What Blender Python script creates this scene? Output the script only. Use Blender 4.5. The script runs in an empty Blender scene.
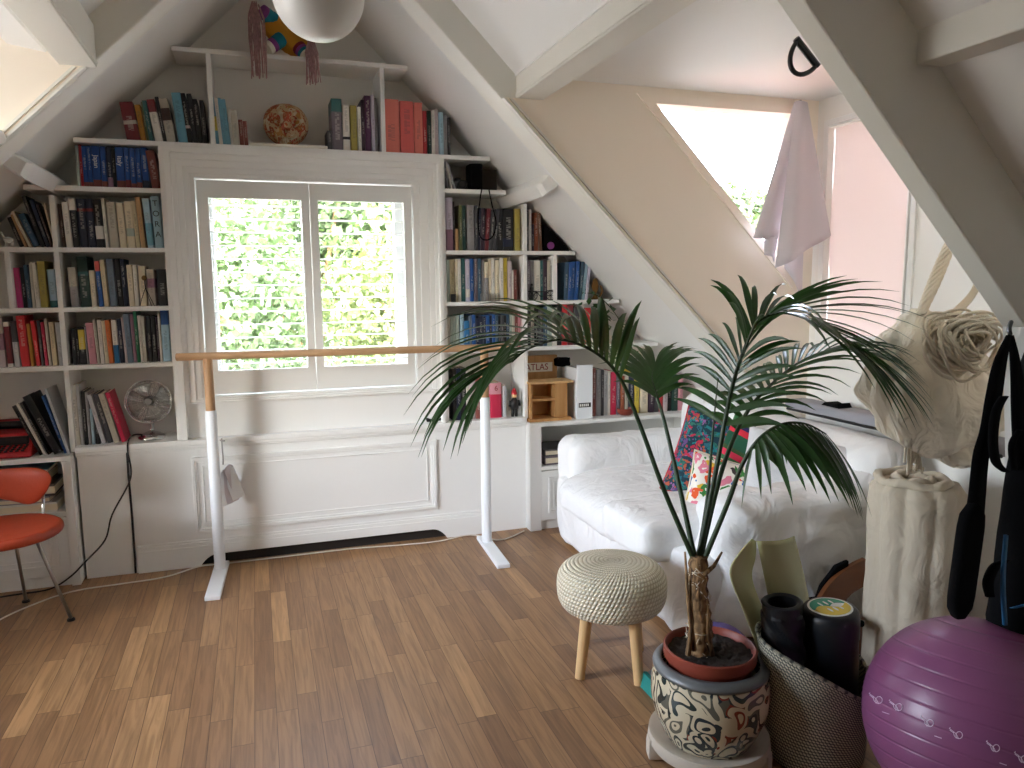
import bpy, bmesh, math, random
from math import pi, sin, cos, tan, atan2, radians, sqrt
from mathutils import Vector, Matrix, noise
random.seed(7)
SC = bpy.context.scene
COL = SC.collection
V = Vector

# ------------------------------------------------------------------ camera solved from the room's own vanishing lines
F_PX, EYE = 757.7, V((0, 0, 1.5))
def cam_axes(yaw, pitch, roll):
    f = V((sin(yaw)*cos(pitch), cos(yaw)*cos(pitch), -sin(pitch)))
    r = V((cos(yaw), -sin(yaw), 0)); u = r.cross(f)
    return cos(roll)*r + sin(roll)*u, cos(roll)*u - sin(roll)*r, f
AX_R, AX_U, AX_F = cam_axes(radians(18.571), radians(7.482), radians(-.484))
def ray(x, y): return AX_R*((x-512)/F_PX) + AX_U*((384-y)/F_PX) + AX_F
def at(x, y, Y):                      # the point of the room at depth Y seen there
    d = ray(x, y); return EYE + d*(Y/d.y)
def at_x(x, y, X):
    d = ray(x, y); return EYE + d*(X/d.x)
def at_z(x, y, Z):
    d = ray(x, y); return EYE + d*((Z-EYE.z)/d.z)

# ------------------------------------------------------------------ geometry helpers
class MB:
    def __init__(s): s.v=[]; s.f=[]; s.m=[]; s.uv=[]
    def add(s, vs, fs, mi=0, uvs=None):
        o=len(s.v); s.v += [tuple(p) for p in vs]
        for k,f in enumerate(fs):
            s.f.append([i+o for i in f]); s.m.append(mi)
            s.uv.append(uvs[k] if uvs else None)
        return s
    def box(s,x0,x1,y0,y1,z0,z1,mi=0):
        if x0>x1:x0,x1=x1,x0
        if y0>y1:y0,y1=y1,y0
        if z0>z1:z0,z1=z1,z0
        return s.add([(x0,y0,z0),(x1,y0,z0),(x1,y1,z0),(x0,y1,z0),(x0,y0,z1),(x1,y0,z1),(x1,y1,z1),(x0,y1,z1)],
            [(3,2,1,0),(4,5,6,7),(0,1,5,4),(1,2,6,5),(2,3,7,6),(3,0,4,7)],mi)
    def prism(s,poly,a,b,axis='y',mi=0):
        # poly of 2d points; y: (x,z), x: (y,z), z: (x,y)
        def P(p,t): return {'y':(p[0],t,p[1]),'x':(t,p[0],p[1]),'z':(p[0],p[1],t)}[axis]
        n=len(poly); vs=[P(p,a) for p in poly]+[P(p,b) for p in poly]
        fs=[list(range(n)),list(range(2*n-1,n-1,-1))]+[(i,i+n,(i+1)%n+n,(i+1)%n) for i in range(n)]
        return s.add(vs,fs,mi)
    def ring(s,outer,inner,a,b,axis='y',mi=0):   # flat frame between two polygons with the same count
        def P(p,t): return {'y':(p[0],t,p[1]),'x':(t,p[0],p[1]),'z':(p[0],p[1],t)}[axis]
        n=len(outer); vs=[P(p,a) for p in outer]+[P(p,a) for p in inner]+[P(p,b) for p in outer]+[P(p,b) for p in inner]
        fs=[]
        for i in range(n):
            j=(i+1)%n
            fs+= [(i,j,n+j,n+i),(2*n+i,3*n+i,3*n+j,2*n+j),(i,2*n+i,2*n+j,j),(n+i,n+j,3*n+j,3*n+i)]
        return s.add(vs,fs,mi)
    def tube(s,pts,r,n=8,mi=0,cap=True,flat=1.0):
        pts=[V(p) for p in pts]; k=len(pts)
        rs=r if isinstance(r,(list,tuple)) else [r]*k
        vs=[]; up=None
        for i,p in enumerate(pts):
            t=(pts[min(i+1,k-1)]-pts[max(i-1,0)])
            if t.length<1e-9: t=V((0,0,1))
            t.normalize()
            if up is None:
                up=V((0,0,1)) if abs(t.z)<.9 else V((0,1,0))
            a=t.cross(up)
            if a.length<1e-6: a=t.cross(V((1,0,0)))
            a.normalize(); b=a.cross(t).normalized(); up=b
            for j in range(n):
                q=2*pi*j/n; vs.append(p+a*(cos(q)*rs[i])+b*(sin(q)*rs[i]*flat))
        fs=[]; uvs=[]
        for i in range(k-1):
            for j in range(n):
                fs.append((i*n+j,i*n+(j+1)%n,(i+1)*n+(j+1)%n,(i+1)*n+j))
                uvs.append(((j/n,i/k),((j+1)/n,i/k),((j+1)/n,(i+1)/k),(j/n,(i+1)/k)))
        if cap:
            fs.append(list(range(n-1,-1,-1))); uvs.append([(0,0)]*n)
            fs.append([(k-1)*n+j for j in range(n)]); uvs.append([(0,0)]*n)
        return s.add(vs,fs,mi,uvs)
    def grid(s,fn,nu,nv,mi=0,closeu=False,flip=False):
        vs=[fn(i/nu,j/nv) for j in range(nv+1) for i in range(nu+1)]
        fs=[];uvs=[]
        for j in range(nv):
            for i in range(nu):
                a=j*(nu+1)+i; f=(a,a+1,a+nu+2,a+nu+1)
                u=((i/nu,j/nv),((i+1)/nu,j/nv),((i+1)/nu,(j+1)/nv),(i/nu,(j+1)/nv))
                if flip: f=f[::-1]; u=u[::-1]
                fs.append(f);uvs.append(u)
        return s.add(vs,fs,mi,uvs)
    def lathe(s,prof,c=(0,0,0),n=32,mi=0,sx=1,sy=1,tilt=None):
        c=V(c)
        L=[0]
        for a,b in zip(prof,prof[1:]): L.append(L[-1]+sqrt((a[0]-b[0])**2+(a[1]-b[1])**2))
        T=L[-1] or 1
        vs=[]
        for r,z in prof:
            for j in range(n+1):
                q=2*pi*j/n; p=V((r*cos(q)*sx,r*sin(q)*sy,z))
                if tilt: p=tilt@p
                vs.append(p+c)
        fs=[];uvs=[]
        for i in range(len(prof)-1):
            for j in range(n):
                a=i*(n+1)+j; fs.append((a,a+1,a+n+2,a+n+1))
                uvs.append(((j/n,L[i]/T),((j+1)/n,L[i]/T),((j+1)/n,L[i+1]/T),(j/n,L[i+1]/T)))
        return s.add(vs,fs,mi,uvs)
    def ball(s,c,r,nu=20,nv=12,mi=0):
        c=V(c); r=V(r) if not isinstance(r,(int,float)) else V((r,r,r))
        return s.grid(lambda u,v:c+V((cos(2*pi*u)*sin(pi*v)*r.x,sin(2*pi*u)*sin(pi*v)*r.y,-cos(pi*v)*r.z)),nu,nv,mi)
    def soft(s,c,h,r,n=12,fn=None,mi=0,rot=None):
        # rounded box about c, half sizes h, corner radius r, optional displacement fn(p, outward)->Vector
        c=V(c); h=V(h); r=min(r,min(h))
        faces=[]; vs=[]; fs=[]; uvs=[]
        for ax in range(3):
            for sg in (-1,1):
                o=len(vs)
                for j in range(n+1):
                    for i in range(n+1):
                        p=[0,0,0]; p[ax]=sg; p[(ax+1)%3]=-1+2*i/n; p[(ax+2)%3]=-1+2*j/n
                        q=V((p[0]*h.x,p[1]*h.y,p[2]*h.z))
                        k=V([max(-(h[a]-r),min(h[a]-r,q[a])) for a in range(3)])
                        d=q-k
                        if d.length>1e-9: dn=d.normalized(); w=k+dn*r
                        else: dn=V((0,0,0)); dn[ax]=sg; w=q
                        if fn: w=w+fn(w,dn)
                        if rot: w=rot@w
                        vs.append(w+c)
                for j in range(n):
                    for i in range(n):
                        a=o+j*(n+1)+i; f=(a,a+1,a+n+2,a+n+1)
                        u=((i/n,j/n),((i+1)/n,j/n),((i+1)/n,(j+1)/n),(i/n,(j+1)/n))
                        if sg<0: f=f[::-1];u=u[::-1]
                        fs.append(f);uvs.append(u)
        return s.add(vs,fs,mi,uvs)
    def build(s,name,mats,parent=None,smooth=False,merge=False,bevel=0,solid=0,subsurf=0,loc=None,offset=0):
        me=bpy.data.meshes.new(name); 
        L=V(loc) if loc is not None else None
        vs=[tuple(V(p)-L) for p in s.v] if L is not None else s.v
        me.from_pydata(vs,[],s.f)
        if any(s.uv):
            ul=me.uv_layers.new(name='UVMap')
            for p,u in zip(me.polygons,s.uv):
                if u:
                    for li,uv in zip(p.loop_indices,u): ul.data[li].uv=uv
        for m in (mats if isinstance(mats,(list,tuple)) else [mats]): me.materials.append(m)
        for p,m in zip(me.polygons,s.m): p.material_index=m
        bm=bmesh.new(); bm.from_mesh(me)
        if merge: bmesh.ops.remove_doubles(bm,verts=bm.verts,dist=1e-5)
        bmesh.ops.recalc_face_normals(bm,faces=bm.faces)
        bm.to_mesh(me); bm.free()
        if smooth:
            for p in me.polygons: p.use_smooth=True
            if isinstance(smooth,(int,float)) and smooth is not True:
                me.set_sharp_from_angle(angle=radians(smooth))
        o=bpy.data.objects.new(name,me); COL.objects.link(o)
        if L is not None: o.location=L
        if parent: o.parent=parent
        if solid:
            m=o.modifiers.new('thick','SOLIDIFY'); m.thickness=solid; m.offset=offset
        if bevel:
            m=o.modifiers.new('edge','BEVEL'); m.width=bevel; m.segments=2; m.limit_method='ANGLE'; m.angle_limit=radians(40)
        if subsurf:
            m=o.modifiers.new('sub','SUBSURF'); m.levels=subsurf; m.render_levels=subsurf
        return o
def tag(o,label,cat,group=None,kind=None):
    if label: o['label']=label
    if cat: o['category']=cat
    if group: o['group']=group
    if kind: o['kind']=kind
    return o
def thing(name,label,cat,loc=(0,0,0),group=None,rz=0):
    o=bpy.data.objects.new(name,None); COL.objects.link(o); o.location=loc; o.rotation_euler=(0,0,rz)
    o.empty_display_size=.05
    return tag(o,label,cat,group)
def struct(name,mb,m,label=None,parent=None,**k):
    o=mb.build(name,m,parent,**k); o['kind']='structure'
    if label: o['label']=label
    return o
def world_child(o,parent):            # keep world coordinates of a mesh built in room space
    o.parent=parent; o.matrix_parent_inverse=Matrix.Translation(-parent.location)
    return o
def smoothpath(pts,n=8):
    pts=[V(p) for p in pts]; out=[]
    for i in range(len(pts)-1):
        p0=pts[max(i-1,0)];p1=pts[i];p2=pts[i+1];p3=pts[min(i+2,len(pts)-1)]
        for k in range(n):
            t=k/n; out.append(.5*((2*p1)+(p2-p0)*t+(2*p0-5*p1+4*p2-p3)*t*t+(3*p1-p0-3*p2+p3)*t**3))
    return out+[pts[-1]]
def text_part(name,txt,size,m,parent,loc,rot,depth=.0006,align='CENTER',sx=1):
    cu=bpy.data.curves.new(name,'FONT'); cu.body=txt; cu.size=size; cu.extrude=depth; cu.align_x=align; cu.align_y='CENTER'
    tmp=bpy.data.objects.new(name,cu); COL.objects.link(tmp)
    dg=bpy.context.evaluated_depsgraph_get(); me=bpy.data.meshes.new_from_object(tmp.evaluated_get(dg))
    bpy.data.objects.remove(tmp); bpy.data.curves.remove(cu)
    me.materials.clear(); me.materials.append(m)
    o=bpy.data.objects.new(name,me); COL.objects.link(o); o.location=loc; o.rotation_euler=rot; o.scale=(sx,1,1)
    if parent: o.parent=parent
    return o

# ------------------------------------------------------------------ materials
def srgb(r,g,b):
    f=lambda c:(c/12.92 if c<=.04045 else ((c+.055)/1.055)**2.4)
    return (f(r/255),f(g/255),f(b/255),1)
def base(name):
    m=bpy.data.materials.new(name); m.use_nodes=True
    nt=m.node_tree; b=nt.nodes['Principled BSDF']; return m,nt,b
def N(nt,t,**k):
    n=nt.nodes.new(t)
    for a,v in k.items(): setattr(n,a,v)
    return n
def mat(name,col,rough=.5,metal=0,bump=0,bscale=40,var=0,vscale=6,coat=0,spec=.5,sheen=0,trans=0):
    m,nt,b=base(name); b.inputs['Base Color'].default_value=col; b.inputs['Roughness'].default_value=rough
    b.inputs['Metallic'].default_value=metal; b.inputs['Specular IOR Level'].default_value=spec
    b.inputs['Coat Weight'].default_value=coat; b.inputs['Sheen Weight'].default_value=sheen
    tc=N(nt,'ShaderNodeTexCoord')
    if var:
        nz=N(nt,'ShaderNodeTexNoise'); nz.inputs['Scale'].default_value=vscale; nz.inputs['Detail'].default_value=4
        nt.links.new(tc.outputs['Object'],nz.inputs['Vector'])
        mx=N(nt,'ShaderNodeMixRGB'); mx.blend_type='MULTIPLY'; mx.inputs[1].default_value=col
        rp=N(nt,'ShaderNodeValToRGB'); rp.color_ramp.elements[0].color=(1-var,)*3+(1,); rp.color_ramp.elements[1].color=(1,1,1,1)
        rp.color_ramp.elements[0].position=.3; rp.color_ramp.elements[1].position=.7
        nt.links.new(nz.outputs[0],rp.inputs[0]); nt.links.new(rp.outputs[0],mx.inputs[2]); mx.inputs[0].default_value=1
        nt.links.new(mx.outputs[0],b.inputs['Base Color'])
    if bump:
        nz=N(nt,'ShaderNodeTexNoise'); nz.inputs['Scale'].default_value=bscale; nz.inputs['Detail'].default_value=6
        nt.links.new(tc.outputs['Object'],nz.inputs['Vector'])
        bp=N(nt,'ShaderNodeBump'); bp.inputs['Strength'].default_value=bump; bp.inputs['Distance'].default_value=.01
        nt.links.new(nz.outputs[0],bp.inputs['Height']); nt.links.new(bp.outputs[0],b.inputs['Normal'])
    return m
def wood(name,c1,c2,rough=.45,axis='Z',scale=1.0,coat=0):
    m,nt,b=base(name); tc=N(nt,'ShaderNodeTexCoord'); mp=N(nt,'ShaderNodeMapping')
    s=[30*scale]*3; s['XYZ'.index(axis)]=2.2*scale; mp.inputs['Scale'].default_value=s
    nz=N(nt,'ShaderNodeTexNoise'); nz.inputs['Scale'].default_value=1.0; nz.inputs['Detail'].default_value=5; nz.inputs['Distortion'].default_value=.6
    rp=N(nt,'ShaderNodeValToRGB'); rp.color_ramp.elements[0].color=c1; rp.color_ramp.elements[1].color=c2
    rp.color_ramp.elements[0].position=.3; rp.color_ramp.elements[1].position=.7
    nt.links.new(tc.outputs['Object'],mp.inputs[0]); nt.links.new(mp.outputs[0],nz.inputs['Vector'])
    nt.links.new(nz.outputs[0],rp.inputs[0]); nt.links.new(rp.outputs[0],b.inputs['Base Color'])
    b.inputs['Roughness'].default_value=rough; b.inputs['Coat Weight'].default_value=coat
    return m
M={}
M['white']=mat('white_gloss_paint',srgb(240,240,237),.42,bump=.05,bscale=8)
M['wall']=mat('matt_wall_paint',srgb(238,236,230),.75,bump=.06,bscale=30)
M['lining']=mat('roof_lining_paint',srgb(236,236,233),.6,bump=.05,bscale=10)
M['beam']=mat('beam_paint',srgb(230,228,219),.5,bump=.05,bscale=14)
M['cheek']=mat('cheek_paint',srgb(246,236,221),.7,bump=.05,bscale=24)
M['shutter']=mat('shutter_paint',srgb(238,238,234),.4)
M['metalwhite']=mat('white_powder_coat',srgb(236,240,244),.35)
M['oak']=wood('barre_oak',srgb(176,136,98),srgb(206,168,128),.5,'X')
M['oakv']=wood('barre_oak_upright',srgb(168,128,90),srgb(200,160,118),.5,'Z')
M['pine']=wood('stool_leg_wood',srgb(206,164,110),srgb(228,190,138),.5,'Z')
M['ply']=wood('organiser_wood',srgb(178,128,74),srgb(206,158,102),.55,'Z',.6)
M['brownwood']=wood('chair_wood',srgb(84,46,22),srgb(112,64,32),.4,'X',.6)
M['chrome']=mat('chrome',srgb(215,215,215),.12,1)
M['steel']=mat('dull_steel',srgb(170,168,164),.3,1)
M['black']=mat('black_plastic',srgb(22,22,24),.45)
M['blackcloth']=mat('black_webbing',srgb(9,9,11),.95,bump=.2,bscale=300,spec=.12)
M['rubber']=mat('black_rubber',srgb(24,26,30),.42,bump=.05,bscale=60)
M['shadeandbox']=mat('recess_shade_and_dark_box',srgb(40,34,30),.8)  # serves the painted shade in the arched foot and one dark box
M['cordwhite']=mat('white_cable',srgb(225,218,206),.5)
M['bluecloth']=mat('blue_trim',srgb(20,92,140),.6)
M['leather']=mat('orange_red_leather',srgb(176,66,38),.38,bump=.12,bscale=120,var=.12,vscale=14)
M['glassglobe']=mat('opal_glass',srgb(232,234,232),.3)
M['paper']=mat('paper',srgb(236,232,220),.8)
M['greycloth']=mat('grey_blackout_cloth',srgb(212,206,212),.8,bump=.1,bscale=200)
M['greyboard']=mat('grey_board_cover',srgb(150,150,156),.8,bump=.15,bscale=120)
M['soil']=mat('potting_soil',srgb(50,40,34),.95,bump=1,bscale=60,var=.5,vscale=50)
M['terracotta']=mat('terracotta_plastic',srgb(136,58,40),.5,var=.12,vscale=12)
M['beige']=mat('beige_plastic',srgb(196,186,170),.5)
M['silverband']=mat('pewter_glaze',srgb(110,112,112),.45,.4)
M['label']=mat('label_white',srgb(236,238,232),.5)
M['lgreen']=mat('label_green',srgb(20,150,120),.5)
M['lyellow']=mat('label_yellow',srgb(226,198,60),.5)
M['olive']=mat('olive_vinyl',srgb(196,194,146),.25,var=.1,vscale=5)
M['purple']=mat('purple_vinyl',srgb(92,76,140),.45)
M['teal']=mat('teal_foam',srgb(24,130,120),.7)
M['greyfoam']=mat('grey_foam',srgb(110,116,124),.7)
M['red']=mat('red_lacquer',srgb(186,34,40),.4)
M['mark']=mat('white_print',srgb(225,205,222),.6)
M['ink']=mat('printed_ink',srgb(40,34,34),.7)
M['inkwhite']=mat('printed_white',srgb(232,232,232),.7)
M['inkred']=mat('printed_red',srgb(150,50,50),.7)
M['rope']=mat('cotton_rope',srgb(222,210,188),.9,bump=.5,bscale=180)
M['stalk']=mat('palm_stalk',srgb(44,66,36),.45,var=.25,vscale=10)
M['tile']=mat('red_roof_tile',srgb(176,92,66),.8,var=.25,vscale=7)
M['bronze']=mat('bronze',srgb(120,86,40),.4,.7)
M['tassel']=mat('pink_tassel_wool',srgb(206,164,164),.9,var=.45,vscale=60)
M['yarnyellow']=mat('ochre_felt',srgb(206,146,40),.9)
M['yarnteal']=mat('teal_felt',srgb(20,128,148),.9)
M['yarnpurple']=mat('purple_felt',srgb(140,70,140),.9)
M['yarnred']=mat('dark_red_felt',srgb(120,30,50),.9)

def floor_mat():
    m,nt,b=base('oak_strip_floor'); L=nt.links.new
    tc=N(nt,'ShaderNodeTexCoord'); sx=N(nt,'ShaderNodeSeparateXYZ'); L(tc.outputs['Object'],sx.inputs[0])
    def math_(op,a,b_=None):
        n=N(nt,'ShaderNodeMath',operation=op)
        for i,q in enumerate((a,b_)):
            if q is None: continue
            if isinstance(q,(int,float)): n.inputs[i].default_value=q
            else: L(q,n.inputs[i])
        return n.outputs[0]
    u=math_('DIVIDE',sx.outputs['X'],.0735); row=math_('FLOOR',u); fu=math_('SUBTRACT',u,row)
    wn=N(nt,'ShaderNodeTexWhiteNoise',noise_dimensions='1D'); L(row,wn.inputs['W'])
    v=math_('DIVIDE',sx.outputs['Y'],.56); v=math_('ADD',v,math_('MULTIPLY',wn.outputs['Value'],7.31)); cell=math_('FLOOR',v); fv=math_('SUBTRACT',v,cell)
    cb=N(nt,'ShaderNodeCombineXYZ'); L(row,cb.inputs[0]); L(cell,cb.inputs[1])
    w2=N(nt,'ShaderNodeTexWhiteNoise',noise_dimensions='2D'); L(cb.outputs[0],w2.inputs['Vector'])
    rp=N(nt,'ShaderNodeValToRGB'); e=rp.color_ramp.elements
    e[0].position=0; e[0].color=srgb(132,99,70); e[1].position=1; e[1].color=srgb(180,142,100)
    for p,c in ((.25,srgb(147,112,79)),(.6,srgb(156,120,84)),(.9,srgb(163,127,90))):
        q=e.new(p); q.color=c
    L(w2.outputs['Value'],rp.inputs[0])
    # grain
    mp=N(nt,'ShaderNodeCombineXYZ'); L(math_('MULTIPLY',sx.outputs['X'],55),mp.inputs[0]); L(math_('MULTIPLY',sx.outputs['Y'],3.0),mp.inputs[1]); L(math_('MULTIPLY',w2.outputs['Value'],40),mp.inputs[2])
    nz=N(nt,'ShaderNodeTexNoise'); nz.inputs['Scale'].default_value=1; nz.inputs['Detail'].default_value=6; nz.inputs['Distortion'].default_value=1.2; L(mp.outputs[0],nz.inputs['Vector'])
    g=N(nt,'ShaderNodeValToRGB'); g.color_ramp.elements[0].position=.32; g.color_ramp.elements[0].color=(.66,.62,.58,1); g.color_ramp.elements[1].position=.62; g.color_ramp.elements[1].color=(1.08,1.06,1.04,1)
    L(nz.outputs[0],g.inputs[0])
    mx=N(nt,'ShaderNodeMixRGB',blend_type='MULTIPLY'); mx.inputs[0].default_value=.9; L(rp.outputs[0],mx.inputs[1]); L(g.outputs[0],mx.inputs[2])
    # seams
    ed=math_('MINIMUM',math_('MULTIPLY',math_('MINIMUM',fu,math_('SUBTRACT',1,fu)),.0735),math_('MULTIPLY',math_('MINIMUM',fv,math_('SUBTRACT',1,fv)),.56))
    ss=N(nt,'ShaderNodeMapRange'); ss.inputs['From Min'].default_value=.0003; ss.inputs['From Max'].default_value=.0014; L(ed,ss.inputs['Value'])
    m2=N(nt,'ShaderNodeMixRGB'); m2.inputs[1].default_value=srgb(74,52,36); L(ss.outputs[0],m2.inputs[0]); L(mx.outputs[0],m2.inputs[2])
    L(m2.outputs[0],b.inputs['Base Color'])
    rr=N(nt,'ShaderNodeMapRange'); rr.inputs['To Min'].default_value=.36; rr.inputs['To Max'].default_value=.5; L(nz.outputs[0],rr.inputs['Value']); L(rr.outputs[0],b.inputs['Roughness'])
    bp=N(nt,'ShaderNodeBump'); bp.inputs['Strength'].default_value=.12; bp.inputs['Distance'].default_value=.002; L(ss.outputs[0],bp.inputs['Height']); L(bp.outputs[0],b.inputs['Normal'])
    return m
M['floor']=floor_mat()

def cloth_mat(name,col,wr=.5,scale=5,rough=.85):
    m,nt,b=base(name); L=nt.links.new; b.inputs['Base Color'].default_value=col; b.inputs['Roughness'].default_value=rough; b.inputs['Sheen Weight'].default_value=.15
    tc=N(nt,'ShaderNodeTexCoord'); mp=N(nt,'ShaderNodeMapping'); mp.inputs['Scale'].default_value=(1,1.3,.7); L(tc.outputs['Object'],mp.inputs[0])
    a=N(nt,'ShaderNodeTexNoise'); a.inputs['Scale'].default_value=scale; a.inputs['Detail'].default_value=3; a.inputs['Distortion'].default_value=1.6; L(mp.outputs[0],a.inputs['Vector'])
    c=N(nt,'ShaderNodeTexNoise'); c.inputs['Scale'].default_value=260; L(tc.outputs['Object'],c.inputs['Vector'])
    b1=N(nt,'ShaderNodeBump'); b1.inputs['Strength'].default_value=wr; b1.inputs['Distance'].default_value=.05; L(a.outputs[0],b1.inputs['Height'])
    b2=N(nt,'ShaderNodeBump'); b2.inputs['Strength'].default_value=.15; b2.inputs['Distance'].default_value=.002; L(c.outputs[0],b2.inputs['Height']); L(b1.outputs[0],b2.inputs['Normal'])
    L(b2.outputs[0],b.inputs['Normal']); return m
M['slip']=cloth_mat('white_slipcover',srgb(240,240,240),.5,5)
M['linen']=cloth_mat('natural_linen',srgb(194,182,162),.35,9)
M['hammock']=cloth_mat('cream_cotton',srgb(230,220,200),.9,8)
M['greypillow']=cloth_mat('pale_grey_pillow',srgb(216,217,220),.3,8)
M['creamcushion']=cloth_mat('cream_cushion_edge',srgb(232,222,196),.2,8)

def book_mat():
    m,nt,b=base('book_cover'); L=nt.links.new
    oi=N(nt,'ShaderNodeObjectInfo'); 
    band=N(nt,'ShaderNodeAttribute',attribute_type='OBJECT',attribute_name='band')
    ink=N(nt,'ShaderNodeAttribute',attribute_type='OBJECT',attribute_name='ink')
    rng=N(nt,'ShaderNodeAttribute',attribute_type='OBJECT',attribute_name='band_range')
    tx=N(nt,'ShaderNodeAttribute',attribute_type='OBJECT',attribute_name='title_range')
    tc=N(nt,'ShaderNodeTexCoord'); g=N(nt,'ShaderNodeSeparateXYZ'); L(tc.outputs['Generated'],g.inputs[0])
    def mth(op,a,c=None):
        n=N(nt,'ShaderNodeMath',operation=op)
        for i,q in enumerate((a,c)):
            if q is None: continue
            if isinstance(q,(int,float)): n.inputs[i].default_value=q
            else: L(q,n.inputs[i])
        return n.outputs[0]
    def inside(att):
        s=N(nt,'ShaderNodeSeparateXYZ'); L(att.outputs['Vector'],s.inputs[0])
        return mth('MULTIPLY',mth('GREATER_THAN',g.outputs['Z'],s.outputs['X']),mth('LESS_THAN',g.outputs['Z'],s.outputs['Y']))
    mx=N(nt,'ShaderNodeMixRGB'); L(inside(rng),mx.inputs[0]); L(oi.outputs['Color'],mx.inputs[1]); L(band.outputs['Color'],mx.inputs[2])
    # rows of small printed strokes on the spine
    cb=N(nt,'ShaderNodeCombineXYZ'); L(mth('FLOOR',mth('MULTIPLY',g.outputs['Z'],52)),cb.inputs[0]); L(mth('FLOOR',mth('MULTIPLY',g.outputs['X'],4)),cb.inputs[1]); L(mth('MULTIPLY',oi.outputs['Random'],99),cb.inputs[2])
    wn=N(nt,'ShaderNodeTexWhiteNoise',noise_dimensions='3D'); L(cb.outputs[0],wn.inputs['Vector'])
    sp=mth('MULTIPLY',mth('GREATER_THAN',g.outputs['X'],.3),mth('LESS_THAN',g.outputs['X'],.72))
    sp=mth('MULTIPLY',sp,mth('LESS_THAN',g.outputs['Y'],.2))
    sp=mth('MULTIPLY',sp,mth('MULTIPLY',inside(tx),mth('GREATER_THAN',wn.outputs['Value'],.35)))
    m2=N(nt,'ShaderNodeMixRGB'); L(mth('MULTIPLY',sp,.28),m2.inputs[0]); L(mx.outputs[0],m2.inputs[1]); L(ink.outputs['Color'],m2.inputs[2])
    L(m2.outputs[0],b.inputs['Base Color']); b.inputs['Roughness'].default_value=.45
    return m
M['book']=book_mat()
M['pages']=mat('book_pages',srgb(226,214,188),.9)
def emb(name,basecol,cols,scale,thr):
    m,nt,b=base(name); L=nt.links.new; tc=N(nt,'ShaderNodeTexCoord')
    vo=N(nt,'ShaderNodeTexVoronoi'); vo.inputs['Scale'].default_value=scale
    nz=N(nt,'ShaderNodeTexNoise'); nz.inputs['Scale'].default_value=scale*.9; nz.inputs['Detail'].default_value=2
    ad=N(nt,'ShaderNodeMixRGB',blend_type='ADD'); ad.inputs[0].default_value=.10; L(tc.outputs['Object'],ad.inputs[1]); L(tc.outputs['Object'],nz.inputs['Vector']); L(nz.outputs['Color'],ad.inputs[2])
    L(ad.outputs[0],vo.inputs['Vector'])
    sp=N(nt,'ShaderNodeSeparateXYZ'); L(vo.outputs['Color'],sp.inputs[0])
    rp=N(nt,'ShaderNodeValToRGB'); rp.color_ramp.interpolation='CONSTANT'
    e=rp.color_ramp.elements; e[0].color=cols[0]; e[1].position=1/len(cols); e[1].color=cols[1]
    for i,c in enumerate(cols[2:],2): q=e.new(i/len(cols)); q.color=c
    L(sp.outputs[0],rp.inputs[0])
    ls=N(nt,'ShaderNodeMath',operation='LESS_THAN'); L(vo.outputs['Distance'],ls.inputs[0]); ls.inputs[1].default_value=thr
    # flower centres
    ctr=N(nt,'ShaderNodeMath',operation='LESS_THAN'); L(vo.outputs['Distance'],ctr.inputs[0]); ctr.inputs[1].default_value=thr*.32
    mx=N(nt,'ShaderNodeMixRGB'); L(ls.outputs[0],mx.inputs[0]); mx.inputs[1].default_value=basecol; L(rp.outputs[0],mx.inputs[2])
    m2=N(nt,'ShaderNodeMixRGB'); L(ctr.outputs[0],m2.inputs[0]); L(mx.outputs[0],m2.inputs[1]); m2.inputs[2].default_value=basecol
    L(m2.outputs[0],b.inputs['Base Color']); b.inputs['Roughness'].default_value=.85
    bp=N(nt,'ShaderNodeBump'); bp.inputs['Strength'].default_value=.3; bp.inputs['Distance'].default_value=.004; L(ls.outputs[0],bp.inputs['Height']); L(bp.outputs[0],b.inputs['Normal'])
    return m
M['floral']=emb('teal_floral_embroidery',srgb(20,58,72),[srgb(190,44,74),srgb(104,74,132),srgb(28,134,136),srgb(184,88,60),srgb(44,112,98),srgb(150,100,156),srgb(34,104,122),srgb(24,120,126)],34,.55)
M['animals']=emb('white_animal_embroidery',srgb(238,232,222),[srgb(226,90,40),srgb(40,100,170),srgb(224,130,150),srgb(60,130,60),srgb(220,180,60),srgb(70,60,60)],20,.5)
M['skull']=emb('painted_skull_clay',srgb(186,160,124),[srgb(166,88,50),srgb(150,74,48),srgb(170,120,64),srgb(196,182,156),srgb(176,84,60)],30,.6)
def stripe_mat():
    m,nt,b=base('red_green_woven_stripe'); L=nt.links.new; tc=N(nt,'ShaderNodeTexCoord'); s=N(nt,'ShaderNodeSeparateXYZ'); L(tc.outputs['Object'],s.inputs[0])
    mu=N(nt,'ShaderNodeMath',operation='MULTIPLY'); mu.inputs[1].default_value=5.2; L(s.outputs['Z'],mu.inputs[0])
    fr=N(nt,'ShaderNodeMath',operation='FRACT'); L(mu.outputs[0],fr.inputs[0])
    rp=N(nt,'ShaderNodeValToRGB'); rp.color_ramp.interpolation='CONSTANT'; e=rp.color_ramp.elements
    e[0].color=srgb(30,84,60); e[1].position=.35; e[1].color=srgb(206,40,60)
    for p,c in ((.5,srgb(40,40,90)),(.6,srgb(60,120,70)),(.75,srgb(216,50,80)),(.9,srgb(60,84,44))): q=e.new(p); q.color=c
    L(fr.outputs[0],rp.inputs[0]); L(rp.outputs[0],b.inputs['Base Color']); b.inputs['Roughness'].default_value=.9
    return m
M['stripe']=stripe_mat()
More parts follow.
